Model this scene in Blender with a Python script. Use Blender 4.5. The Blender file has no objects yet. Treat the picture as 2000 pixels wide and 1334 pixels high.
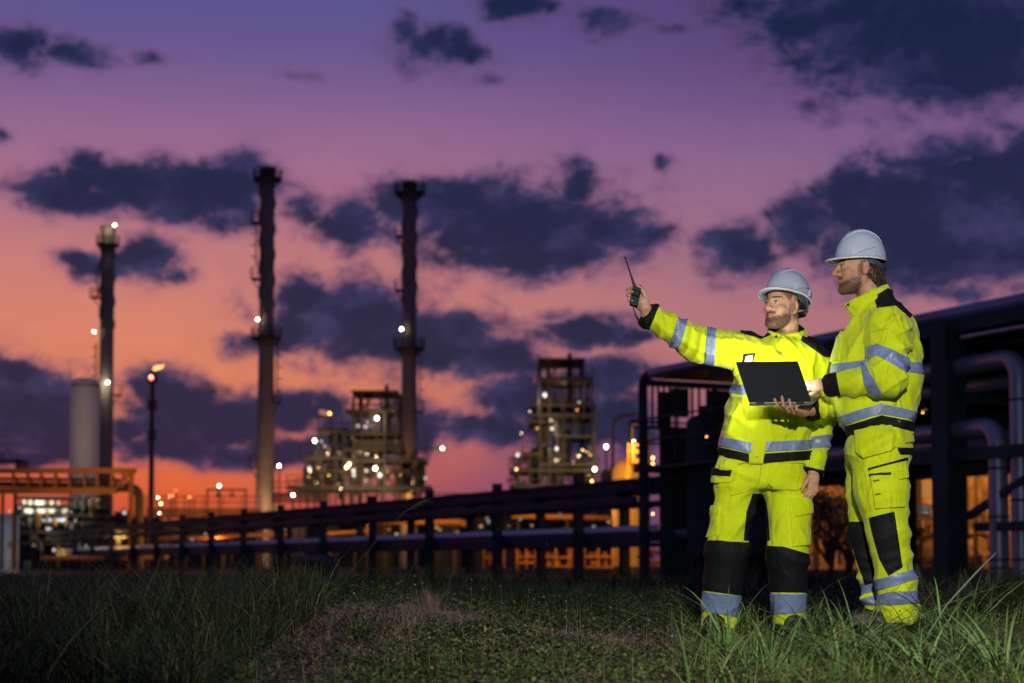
import bpy, bmesh, math, random
import numpy as np
from mathutils import Vector, Matrix
R = math.radians
rng = np.random.default_rng(7)
random.seed(7)
sc = bpy.context.scene

# ---------------------------------------------------------------- camera
LENS, FPX, HORIZON, TILT, ZC = 60.0, 2000*60.0/36.0, 1100.0, R(3.0), 0.34
PPY = HORIZON - FPX*math.tan(TILT)
cam = bpy.data.cameras.new("camera")
cam.lens = LENS; cam.sensor_width = 36.0
cam.shift_y = (PPY-667.0)/2000.0
cam.clip_start = 0.1; cam.clip_end = 6000
cam.dof.use_dof = True; cam.dof.focus_distance = 8.4; cam.dof.aperture_fstop = 2.4
cam_o = bpy.data.objects.new("camera", cam)
cam_o.location = (0, 0, ZC); cam_o.rotation_euler = (R(90)+TILT, 0, 0)
sc.collection.objects.link(cam_o); sc.camera = cam_o

def P(px, py, Y):
    "world point at distance Y that the photograph (2000 x 1334) shows at px, py"
    u = (px-1000.0)/FPX; v = (PPY-py)/FPX
    ry = math.cos(TILT)-v*math.sin(TILT); rz = math.sin(TILT)+v*math.cos(TILT)
    s = Y/ry
    return Vector((u*s, Y, ZC+rz*s))
def proj(v):
    "array of world points -> photo pixels"
    v = np.asarray(v, float).reshape(-1, 3)
    x = v[:, 0]; y = v[:, 1]; z = v[:, 2]-ZC
    d = y*math.cos(TILT)+z*math.sin(TILT); h = -y*math.sin(TILT)+z*math.cos(TILT)
    return np.stack([1000+FPX*x/d, PPY-FPX*h/d], 1)

# ---------------------------------------------------------------- render settings
sc.view_settings.view_transform = 'Standard'; sc.view_settings.look = 'None'
sc.view_settings.gamma = 1.0; sc.view_settings.exposure = 0.0
sc.render.engine = 'CYCLES'
sc.cycles.use_denoising = True
sc.cycles.use_adaptive_sampling = False
sc.cycles.sample_clamp_indirect = 3.0
sc.cycles.max_bounces = 6; sc.cycles.transparent_max_bounces = 8
sc.cycles.caustics_reflective = False; sc.cycles.caustics_refractive = False

# ---------------------------------------------------------------- sky (world)
def lin(c):
    return tuple((x/255/12.92) if x/255 <= .04045 else ((x/255+.055)/1.055)**2.4 for x in c)
world = bpy.data.worlds.new("World"); sc.world = world; world.use_nodes = True
wt = world.node_tree; wn = wt.nodes; wl = wt.links; wn.clear()
def wnode(t, **kw):
    n = wn.new(t)
    for k, v in kw.items(): setattr(n, k, v)
    return n
def wmath(op, a, b=None, c=None, clamp=False):
    n = wnode('ShaderNodeMath', operation=op, use_clamp=clamp)
    for i, v in enumerate((a, b, c)):
        if v is None: continue
        if isinstance(v, (int, float)): n.inputs[i].default_value = v
        else: wl.new(v, n.inputs[i])
    return n.outputs[0]
def wvec(op, a, b=None, c=None, out=0):
    n = wnode('ShaderNodeVectorMath', operation=op)
    for i, v in enumerate((a, b, c)):
        if v is None: continue
        if isinstance(v, (tuple, list)): n.inputs[i].default_value = v
        else: wl.new(v, n.inputs[i])
    return n.outputs[out]
def wmix(f, a, b):
    n = wnode('ShaderNodeMix', data_type='RGBA')
    for s, v in ((n.inputs[0], f), (n.inputs[6], a), (n.inputs[7], b)):
        if isinstance(v, (int, float)): s.default_value = v
        elif isinstance(v, tuple): s.default_value = (*v[:3], 1)
        else: wl.new(v, s)
    return n.outputs[2]
def wramp(f, stops, interp='B_SPLINE'):
    n = wnode('ShaderNodeValToRGB'); cr = n.color_ramp; cr.interpolation = interp
    while len(cr.elements) < len(stops): cr.elements.new(0.5)
    for e, (p, c) in zip(cr.elements, stops):
        e.position = p; e.color = (*c, 1)
    wl.new(f, n.inputs[0]); return n.outputs[0]
def wsmooth(v, lo, hi):
    n = wnode('ShaderNodeMapRange', interpolation_type='SMOOTHSTEP', clamp=True)
    wl.new(v, n.inputs[0]); n.inputs[1].default_value = lo; n.inputs[2].default_value = hi
    return n.outputs[0]
tc = wnode('ShaderNodeTexCoord')
dirn = wvec('NORMALIZE', tc.outputs['Generated'])
sep = wnode('ShaderNodeSeparateXYZ'); wl.new(dirn, sep.inputs[0])
az = wmath('ARCTAN2', sep.outputs[0], sep.outputs[1])
el = wmath('ARCSINE', sep.outputs[2])
def sky_dir(px, py):
    p = P(px, py, 100.0); p.z -= ZC; p.normalize()
    return math.atan2(p.x, p.y), math.asin(p.z)
def e_of(py): return max(0.0, min(1.0, sky_dir(1000, py)[1]/0.40))
elf = wmath('DIVIDE', el, 0.40, clamp=True)
# clear sky of the afterglow: the west (left) side and the paler right side
west = wramp(elf, [(e_of(p), lin(c)) for p, c in (
    (1085, (168, 66, 56)), (985, (216, 88, 52)), (915, (228, 110, 62)), (820, (228, 125, 78)), (700, (222, 133, 100)),
    (570, (207, 127, 115)), (420, (178, 116, 131)), (290, (152, 105, 145)), (150, (112, 89, 139)), (20, (86, 82, 144)))])
east = wramp(elf, [(e_of(p), lin(c)) for p, c in (
    (1085, (100, 60, 92)), (985, (112, 68, 108)), (905, (126, 78, 112)), (800, (160, 96, 106)), (690, (182, 116, 118)),
    (560, (170, 114, 128)), (420, (153, 109, 137)), (290, (132, 97, 142)), (150, (98, 74, 128)), (20, (80, 66, 118)))])
azs = wmath('MULTIPLY_ADD', wmath('SUBTRACT', .13, el, clamp=True), 1.1, az)
clear = wmix(wsmooth(azs, -0.10, 0.16), west, east)
# clouds: soft ellipses in azimuth/elevation, broken up by noise
ae = wnode('ShaderNodeCombineXYZ'); wl.new(az, ae.inputs[0]); wl.new(el, ae.inputs[1])
def wnoise(scale, detail, rough, vec, dist=0.0):
    n = wnode('ShaderNodeTexNoise', noise_dimensions='3D')
    n.inputs['Scale'].default_value = scale; n.inputs['Detail'].default_value = detail
    n.inputs['Roughness'].default_value = rough; n.inputs['Distortion'].default_value = dist
    wl.new(vec, n.inputs['Vector']); return n
nvec = wvec('MULTIPLY', dirn, (1.0, 1.0, 1.45))
warp = wnoise(26, 3, .55, nvec)
wv = wvec('MULTIPLY_ADD', warp.outputs['Color'], (.034, .022, 0), ae.outputs[0])
wv = wvec('ADD', wv, (-.017, -.011, 0))
CLOUDS = [  # centre px, py, radius x, radius y, thinness
 (1790,60,260,105,0),(1960,60,240,130,0),(1640,25,170,60,.1),(1540,10,130,32,.35),(1880,140,200,62,.15),(1690,110,110,45,.35),
 (1930,380,200,110,0),(1760,430,150,105,0),(1660,375,60,55,.2),(1570,430,75,55,.1),(1445,490,66,52,.05),(1850,500,220,60,.1),(1980,310,90,50,.2),(1700,500,100,40,.25),
 (1010,440,215,82,0),(880,395,100,48,.05),(1190,462,110,40,.05),(1130,365,42,36,.25),(1030,500,190,42,.05),(790,400,70,42,.15),(690,440,85,45,.2),(615,410,50,30,.35),(690,480,60,24,.45),
 (350,372,170,52,0),(110,372,72,36,.1),(190,335,60,28,.3),(250,355,110,40,.05),(470,370,80,56,.1),(440,430,60,26,.3),(180,385,120,26,.1),
 (150,515,44,22,.2),(290,505,60,40,.12),(345,535,36,18,.4),(225,520,60,22,.3),
 (690,625,150,75,0),(830,670,190,62,0),(970,690,120,48,.05),(610,585,60,38,.2),(575,650,60,36,.25),(720,575,90,28,.35),
 (1150,642,95,26,.1),(1240,650,50,14,.2),(460,672,46,18,.35),(1080,610,40,14,.4),
 (50,810,105,80,0),(30,735,56,34,.15),(105,855,70,48,.1),(50,890,110,24,.2),(-40,790,90,90,0),
 (350,800,105,56,0),(290,760,42,30,.2),(455,825,110,45,.05),(570,800,80,38,.05),(650,790,46,32,.2),(330,872,130,32,.1),(480,888,150,28,.1),(600,880,90,30,.15),(250,840,40,40,.2),
 (1040,775,100,55,0),(1185,735,85,46,.05),(1120,830,140,62,0),(1225,830,60,60,.1),(900,835,70,26,.25),(975,840,50,36,.15),(830,845,40,40,.2),(1010,710,40,22,.35),(700,860,80,60,.1),(780,800,50,30,.35),
 (145,103,54,20,.28),(30,92,56,30,.25),(55,125,44,16,.35),(280,115,44,12,.5),(855,92,66,36,.3),(790,60,34,26,.35),(930,112,44,20,.35),(1010,15,66,26,.25),(1180,42,70,24,.35),(1290,50,40,14,.5),
 (950,160,30,10,.5),(590,142,46,10,.58),(1300,320,22,14,.4),(0,270,14,12,.3),(820,130,40,16,.5),(1610,215,60,24,.5),(1860,572,180,14,.45),(1440,560,60,12,.6)]
acc = None
for (cx, cy, rx, ry, thin) in CLOUDS:
    a0, e0 = sky_dir(cx, cy); gr = 1.22 if thin < .25 else 1.45; kx = FPX/(rx*gr); ky = FPX/(ry*gr)
    l = wvec('LENGTH', wvec('MULTIPLY_ADD', wv, (kx, ky, 0), (-a0*kx, -e0*ky, thin*(1.0 if thin < .25 else 1.75))), out=1)
    acc = l if acc is None else wmath('SMOOTH_MIN', acc, l, .18)
n1 = wnoise(62, 9, .60, nvec, .35)
n2 = wnoise(30, 5, .55, nvec)
n3 = wnoise(190, 5, .6, nvec)
dens = wmath('SUBTRACT', 1.21, acc)
dens = wmath('MULTIPLY_ADD', wmath('SUBTRACT', n1.outputs['Fac'], .5), 1.25, dens)
dens = wmath('MULTIPLY_ADD', wmath('SUBTRACT', n3.outputs['Fac'], .5), .35, dens)
alpha = wsmooth(dens, -.14, .64)
alpha = wmath('MULTIPLY', alpha, .97)
veil = wmath('MULTIPLY', wsmooth(dens, -.75, .25), .16)
clear = wmix(veil, clear, wmix(wsmooth(el, .02, .12), lin((96, 54, 92)), lin((100, 70, 118))))
core = wsmooth(wmath('MULTIPLY_ADD', wmath('SUBTRACT', n2.outputs['Fac'], .5), 2.6, dens), .05, 1.0)
ccol = wmix(wsmooth(dens, .0, .55), lin((92, 66, 108)), wmix(core, lin((50, 52, 94)), lin((20, 32, 66))))
ccol = wmix(wsmooth(el, 0.0, .06), wmix(.35, ccol, lin((66, 44, 88))), ccol)
sky = wmix(alpha, clear, ccol)
# behind the camera the dusk sky is a plain deep blue
back = wsmooth(sep.outputs[1], -.2, .55)
sky = wmix(back, wmix(wsmooth(el, .0, .7), lin((42, 56, 106)), lin((66, 74, 130))), sky)
hi = wsmooth(el, .42, .9)
sky = wmix(hi, sky, lin((64, 66, 124)))
sky = wmix(wsmooth(el, -.03, -.005), lin((12, 12, 18)), sky)
nish = wnode('ShaderNodeTexSky', sky_type='NISHITA'); nish.sun_disc = False
nish.sun_elevation = R(-2.0); nish.sun_rotation = R(-14)
bg1 = wnode('ShaderNodeBackground'); wl.new(sky, bg1.inputs[0]); bg1.inputs[1].default_value = 1.0
bg2 = wnode('ShaderNodeBackground'); wl.new(nish.outputs[0], bg2.inputs[0]); bg2.inputs[1].default_value = 0.008
ad = wnode('ShaderNodeAddShader'); wl.new(bg1.outputs[0], ad.inputs[0]); wl.new(bg2.outputs[0], ad.inputs[1])
wo = wnode('ShaderNodeOutputWorld'); wl.new(ad.outputs[0], wo.inputs[0])
world.cycles.sampling_method = 'MANUAL'; world.cycles.sample_map_resolution = 512

# ---------------------------------------------------------------- the work light on the two men
def lamp(kind, name, loc, energy, color, **kw):
    d = bpy.data.lights.new(name, kind); d.energy = energy; d.color = color
    for k, v in kw.items(): setattr(d, k, v)
    o = bpy.data.objects.new(name, d); o.location = loc; sc.collection.objects.link(o); return o
def aim(o, tgt):
    o.rotation_euler = (Vector(tgt)-o.location).to_track_quat('-Z', 'Y').to_euler()
key = lamp('SPOT', 'work_light', (.6, .6, 2.35), 2000, (1.0, .92, .74), spot_size=R(72), spot_blend=1.0, shadow_soft_size=.06)
aim(key, (1.55, 8.5, 1.45))
# ---------------------------------------------------------------- materials
def mat(name, color, rough=.6, metal=0.0, spec=.5, noise=None, bump=None, coat=0.0, emit=None, sheen=0.0, attr=None, sss=0.0, trans=0.0):
    m = bpy.data.materials.new(name); m.use_nodes = True
    nt = m.node_tree; b = nt.nodes['Principled BSDF']
    b.inputs['Base Color'].default_value = (*color, 1); b.inputs['Roughness'].default_value = rough
    b.inputs['Metallic'].default_value = metal; b.inputs['Specular IOR Level'].default_value = spec
    b.inputs['Coat Weight'].default_value = coat; b.inputs['Sheen Weight'].default_value = sheen
    if sss: b.inputs['Subsurface Weight'].default_value = sss; b.inputs['Subsurface Radius'].default_value = (.012, .004, .002); b.inputs['Subsurface Scale'].default_value = .6
    tcn = nt.nodes.new('ShaderNodeTexCoord')
    col = None
    if attr:
        a = nt.nodes.new('ShaderNodeAttribute'); a.attribute_name = attr; col = a.outputs['Color']
    if noise:  # (scale, amount, detail): tone variation of the surface itself
        n = nt.nodes.new('ShaderNodeTexNoise'); n.inputs['Scale'].default_value = noise[0]; n.inputs['Detail'].default_value = noise[2] if len(noise) > 2 else 4
        nt.links.new(tcn.outputs['Object'], n.inputs['Vector'])
        mr = nt.nodes.new('ShaderNodeMapRange'); mr.inputs[1].default_value = .3; mr.inputs[2].default_value = .7
        mr.inputs[3].default_value = 1-noise[1]; mr.inputs[4].default_value = 1+noise[1]
        nt.links.new(n.outputs['Fac'], mr.inputs[0])
        mx = nt.nodes.new('ShaderNodeVectorMath'); mx.operation = 'SCALE'
        if col is not None: nt.links.new(col, mx.inputs[0])
        else: mx.inputs[0].default_value = color
        nt.links.new(mr.outputs[0], mx.inputs['Scale']); col = mx.outputs[0]
    if col is not None: nt.links.new(col, b.inputs['Base Color'])
    if bump:   # (scale, strength, distance)
        n = nt.nodes.new('ShaderNodeTexNoise'); n.inputs['Scale'].default_value = bump[0]; n.inputs['Detail'].default_value = 5
        nt.links.new(tcn.outputs['Object'], n.inputs['Vector'])
        bp = nt.nodes.new('ShaderNodeBump'); bp.inputs['Strength'].default_value = bump[1]; bp.inputs['Distance'].default_value = bump[2]
        nt.links.new(n.outputs['Fac'], bp.inputs['Height']); nt.links.new(bp.outputs[0], b.inputs['Normal'])
    if emit:
        b.inputs['Emission Color'].default_value = (*emit[0], 1); b.inputs['Emission Strength'].default_value = emit[1]
        m.cycles.emission_sampling = 'NONE'
    if trans: b.inputs['Transmission Weight'].default_value = trans
    return m
def lampmat(name, color, strength):
    return mat(name, (.8, .8, .8), emit=(color, strength))

# ---------------------------------------------------------------- objects
def link(o):
    sc.collection.objects.link(o); return o
def tag(o, label=None, cat=None, group=None, kind=None):
    if label: o['label'] = label
    if cat: o['category'] = cat
    if group: o['group'] = group
    if kind: o['kind'] = kind
    return o
def empty(name, loc, label, cat, group=None):
    o = bpy.data.objects.new(name, None); o.location = loc; o.empty_display_size = .3
    return tag(link(o), label, cat, group)
def obj_from_arrays(name, V, faces, material, parent=None, smooth=True, origin=None, attrs=None):
    """V: (n,3) world coordinates; faces: list of index arrays (k-gons) or list of tuples"""
    V = np.asarray(V, np.float64)
    if parent is not None:
        o0 = np.array(world_loc(parent)); 
    else:
        o0 = np.array(origin if origin is not None else (0, 0, 0), float)
    me = bpy.data.meshes.new(name)
    me.from_pydata((V-o0).tolist() if len(V) < 400000 else (V-o0).tolist(), [], [tuple(f) for f in faces] if not isinstance(faces, np.ndarray) else faces.tolist())
    me.update()
    if smooth is True: me.polygons.foreach_set('use_smooth', np.ones(len(me.polygons), bool))
    elif smooth is not False: me.polygons.foreach_set('use_smooth', np.asarray(smooth, bool))
    if attrs is not None:
        for an, data in attrs.items():
            at = me.attributes.new(an, 'FLOAT_COLOR', 'POINT')
            c = np.ones((len(V), 4), np.float32); c[:, :3] = data; at.data.foreach_set('color', c.ravel())
    if material is not None: me.materials.append(material)
    o = bpy.data.objects.new(name, me)
    if parent is not None: o.parent = parent; o.location = (0, 0, 0)
    else: o.location = o0
    return link(o)
def world_loc(o):
    l = Vector(o.location); p = o.parent
    while p is not None: l = l+Vector(p.location); p = p.parent
    return l
def copy_tree(o, parent=None):
    c = o.copy(); link(c)
    if parent is not None: c.parent = parent
    for ch in [x for x in o.children]: copy_tree(ch, c)
    return c

class MB:
    "collects boxes, bars, tubes and spheres in world coordinates, then links them as ONE mesh"
    def __init__(s): s.V = []; s.F = []; s.S = []
    def add(s, V, F, smooth=False):
        n = len(s.V); s.V += [tuple(v) for v in V]
        s.F += [tuple(n+i for i in f) for f in F]
        s.S += [smooth]*len(F); return s
    def frame(s, c, ax, ay, az):
        "box with centre c and half-axis vectors"
        c = Vector(c); ax, ay, az = Vector(ax), Vector(ay), Vector(az)
        V = [c+sx*ax+sy*ay+sz*az for sx in (-1, 1) for sy in (-1, 1) for sz in (-1, 1)]
        return s.add(V, [(0, 1, 3, 2), (4, 6, 7, 5), (0, 4, 5, 1), (2, 3, 7, 6), (0, 2, 6, 4), (1, 5, 7, 3)])
    def box(s, c, size, rz=0.0):
        cz, sn = math.cos(rz), math.sin(rz)
        return s.frame(c, (cz*size[0]/2, sn*size[0]/2, 0), (-sn*size[1]/2, cz*size[1]/2, 0), (0, 0, size[2]/2))
    def beam(s, p, q, w, h=None):
        p, q = Vector(p), Vector(q); h = h or w; d = q-p; L = d.length; d.normalize()
        up = Vector((0, 0, 1)) if abs(d.z) < .95 else Vector((0, 1, 0))
        r = d.cross(up).normalized(); u = r.cross(d).normalized()
        return s.frame((p+q)/2, d*L/2, r*w/2, u*h/2)
    def tube(s, pts, r, seg=10, cap=True):
        pts = [Vector(p) for p in pts]; n = len(pts); rs = r if isinstance(r, (list, tuple)) else [r]*n
        V = []; F = []; prev = None
        for i, p in enumerate(pts):
            t = (pts[min(i+1, n-1)]-pts[max(i-1, 0)]).normalized()
            if prev is None:
                a = Vector((0, 0, 1)) if abs(t.z) < .9 else Vector((1, 0, 0)); u = t.cross(a).normalized()
            else: u = (prev-t*prev.dot(t)).normalized()
            prev = u; w = t.cross(u)
            for k in range(seg):
                th = 2*math.pi*k/seg; V.append(p+(u*math.cos(th)+w*math.sin(th))*rs[i])
        for i in range(n-1):
            for k in range(seg):
                a = i*seg+k; b = i*seg+(k+1) % seg; F.append((a, b, b+seg, a+seg))
        s.add(V, F, True)
        if cap: s.add(V[:seg], [tuple(range(seg))[::-1]]); s.add(V[-seg:], [tuple(range(seg))])
        return s
    def lathe(s, c, prof, seg=24, axis=None):
        "prof: list of (radius, height) from bottom to top round a vertical axis through c"
        c = Vector(c); V = []; F = []
        for (r, h) in prof:
            for k in range(seg):
                th = 2*math.pi*k/seg; V.append(c+Vector((r*math.cos(th), r*math.sin(th), h)))
        for i in range(len(prof)-1):
            for k in range(seg):
                a = i*seg+k; b = i*seg+(k+1) % seg; F.append((a, b, b+seg, a+seg))
        s.add(V, F, True); return s
    def sphere(s, c, r, seg=12, rings=8, sq=(1, 1, 1)):
        c = Vector(c); V = []; F = []
        for i in range(rings+1):
            ph = math.pi*i/rings
            for k in range(seg):
                th = 2*math.pi*k/seg
                V.append(c+Vector((r*sq[0]*math.sin(ph)*math.cos(th), r*sq[1]*math.sin(ph)*math.sin(th), -r*sq[2]*math.cos(ph))))
        for i in range(rings):
            for k in range(seg):
                a = i*seg+k; b = i*seg+(k+1) % seg; F.append((a, b, b+seg, a+seg))
        return s.add(V, F, True)
    def build(s, name, material, parent=None, origin=None):
        return obj_from_arrays(name, s.V, s.F, material, parent, s.S, origin)
def arc(p0, p1, p2, rad, n=5):
    "corner at p1 rounded with radius rad: the points of the bend"
    p0, p1, p2 = Vector(p0), Vector(p1), Vector(p2)
    a = (p0-p1).normalized(); b = (p2-p1).normalized()
    s = p1+a*rad; e = p1+b*rad
    return [(s*(1-t)**2 + p1*2*t*(1-t) + e*t*t) for t in [i/n for i in range(n+1)]]
def pipe_path(pts, rad):
    out = [Vector(pts[0])]
    for i in range(1, len(pts)-1): out += arc(pts[i-1], pts[i], pts[i+1], rad)
    return out+[Vector(pts[-1])]

# ---------------------------------------------------------------- distance-field modelling of bodies and clothes
def A(v): return np.asarray(v, float)
def cone(p, a, b, ra, rb):
    a, b = A(a), A(b); ab = b-a; L2 = max(ab@ab, 1e-12)
    t = np.clip(((p-a)@ab)/L2, 0, 1)
    return np.linalg.norm(p-a-t[:, None]*ab, axis=1)-(ra+t*(rb-ra))
def ellip(p, c, r, M=None):
    q = p-A(c)
    if M is not None: q = q@A(M).T if False else q@A(M)
    r = A(r); k = np.linalg.norm(q/r, axis=1); k2 = np.linalg.norm(q/(r*r), axis=1)
    return k*(k-1)/np.maximum(k2, 1e-9)
def smin(a, b, k):
    h = np.clip(.5+.5*(b-a)/k, 0, 1); return b+(a-b)*h-k*h*(1-h)
def smax(a, b, k): return -smin(-a, -b, k)
def loft(p, nodes, ex=2.3, yaw=0.0, cap=.03):
    "nodes: (z, cx, cy, half width x, half depth y) bottom to top; a trunk of superelliptic sections"
    N = A(nodes); z = p[:, 2]
    zi = np.clip(z, N[0, 0], N[-1, 0])
    def ip(k):
        x = N[:, 0]; y = N[:, k]; 
        m = np.gradient(y, x); i = np.clip(np.searchsorted(x, zi)-1, 0, len(x)-2)
        h = x[i+1]-x[i]; t = (zi-x[i])/h
        return (1+2*t)*(1-t)**2*y[i]+t*(1-t)**2*h*m[i]+t*t*(3-2*t)*y[i+1]+t*t*(t-1)*h*m[i+1]
    cx, cy, a, b = ip(1), ip(2), ip(3), ip(4)
    c, s = math.cos(yaw), math.sin(yaw)
    dx = p[:, 0]-cx; dy = p[:, 1]-cy
    X = c*dx+s*dy; Y = -s*dx+c*dy
    k = (np.abs(X/a)**ex+np.abs(Y/b)**ex)**(1/ex)
    d = (k-1)*np.minimum(a, b)*(.55+.45*np.maximum(a, b)/np.minimum(a, b)*np.abs(X/a)**2/np.maximum((X/a)**2+(Y/b)**2, 1e-6)) if False else (k-1)*np.minimum(a, b)
    return smax(d, np.maximum(N[0, 0]-z, z-N[-1, 0]), cap)
def surface(fn, lo, hi, h, B=8, smooth=1):
    "mesh of fn(points) = 0 by surface nets, evaluated only near the surface"
    lo = A(lo); n = (np.ceil((A(hi)-lo)/h/B).astype(int)+1); N = n*B
    bi = np.stack(np.meshgrid(*[np.arange(k) for k in n], indexing='ij'), -1).reshape(-1, 3)
    d = fn(lo+(bi*B+(B-1)/2)*h)
    act = np.abs(d) < B*h*2.0
    Fd = np.repeat(np.repeat(np.repeat(d.reshape(n), B, 0), B, 1), B, 2).astype(np.float32)
    off = np.stack(np.meshgrid(*[np.arange(B)]*3, indexing='ij'), -1).reshape(-1, 3)
    ids = (bi[act][:, None, :]*B+off[None]).reshape(-1, 3)
    val = np.empty(len(ids), np.float32); st = 200000
    for i in range(0, len(ids), st): val[i:i+st] = fn(lo+ids[i:i+st]*h)
    Fd[ids[:, 0], ids[:, 1], ids[:, 2]] = val
    S = Fd < 0
    c8 = sum(S[i:N[0]-1+i, j:N[1]-1+j, k:N[2]-1+k].astype(np.int8) for i in (0, 1) for j in (0, 1) for k in (0, 1))
    cells = np.argwhere((c8 > 0) & (c8 < 8))
    idx = -np.ones(tuple(N-1), np.int32); idx[cells[:, 0], cells[:, 1], cells[:, 2]] = np.arange(len(cells))
    acc = np.zeros((len(cells), 3)); cnt = np.zeros(len(cells))
    cor = [(i, j, k) for i in (0, 1) for j in (0, 1) for k in (0, 1)]
    for a in cor:
        for ax in range(3):
            if a[ax]: continue
            b = list(a); b[ax] = 1
            ca = cells+A(a).astype(int); cb = cells+A(b).astype(int)
            fa = Fd[ca[:, 0], ca[:, 1], ca[:, 2]]; fb = Fd[cb[:, 0], cb[:, 1], cb[:, 2]]
            m = (fa < 0) != (fb < 0); t = np.where(m, fa/np.where(m, fa-fb, 1), 0)
            pt = np.tile(A(a), (len(cells), 1)); pt[:, ax] = t
            acc += pt*m[:, None]; cnt += m
    V = lo+(cells+acc/cnt[:, None])*h
    quads = []
    for ax in range(3):
        o1, o2 = (ax+1) % 3, (ax+2) % 3
        sl = [slice(None)]*3; sh = [slice(None)]*3; sl[ax] = slice(0, N[ax]-1); sh[ax] = slice(1, N[ax])
        E = np.argwhere(S[tuple(sl)] != S[tuple(sh)])
        E = E[(E[:, o1] > 0) & (E[:, o2] > 0) & (E[:, o1] < N[o1]-1) & (E[:, o2] < N[o2]-1)]
        def cell(d1, d2):
            e = E.copy(); e[:, o1] -= d1; e[:, o2] -= d2; return idx[e[:, 0], e[:, 1], e[:, 2]]
        q = np.stack([cell(1, 1), cell(0, 1), cell(0, 0), cell(1, 0)], 1)
        flip = ~S[E[:, 0], E[:, 1], E[:, 2]]
        q[flip] = q[flip][:, ::-1]; quads.append(q)
    Q = np.concatenate(quads); Q = Q[(Q >= 0).all(1)]
    for _ in range(smooth): V = laplace(V, Q, .5)
    return V, Q
def laplace(V, Q, f):
    acc = np.zeros_like(V); cnt = np.zeros(len(V))
    for a, b in ((0, 1), (1, 2), (2, 3), (3, 0)):
        np.add.at(acc, Q[:, a], V[Q[:, b]]); np.add.at(cnt, Q[:, a], 1)
        np.add.at(acc, Q[:, b], V[Q[:, a]]); np.add.at(cnt, Q[:, b], 1)
    return V*(1-f)+f*acc/np.maximum(cnt, 1)[:, None]
def normals(V, Q):
    n = np.cross(V[Q[:, 2]]-V[Q[:, 0]], V[Q[:, 3]]-V[Q[:, 1]]) if Q.shape[1] == 4 else np.cross(V[Q[:, 1]]-V[Q[:, 0]], V[Q[:, 2]]-V[Q[:, 0]])
    N = np.zeros_like(V)
    for k in range(Q.shape[1]): np.add.at(N, Q[:, k], n)
    return N/np.maximum(np.linalg.norm(N, axis=1), 1e-12)[:, None]
def waves(p, seed, scale, n=7):
    "smooth pseudo-random field in about -1..1"
    r = np.random.default_rng(seed); out = np.zeros(len(p))
    for _ in range(n):
        k = r.normal(size=3)*scale; out += np.sin(p@k+r.uniform(0, 6.28))
    return out/math.sqrt(n)*.9
def folds(p, d, wl, seed, warp=.9):
    "sharp-topped ridges across direction d with wavelength wl, bent and broken by a warp field"
    d = A(d)/np.linalg.norm(d)
    ph = (p@d)/wl*2*math.pi+warp*4*waves(p, seed, 5.0)+warp*1.3*waves(p, seed+1, 14.0)
    amp = np.clip(.5+.7*waves(p, seed+2, 7.0), 0, 1.3)
    return ((1-np.abs(np.sin(ph*.5)))**2.1-.25)*amp

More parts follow.
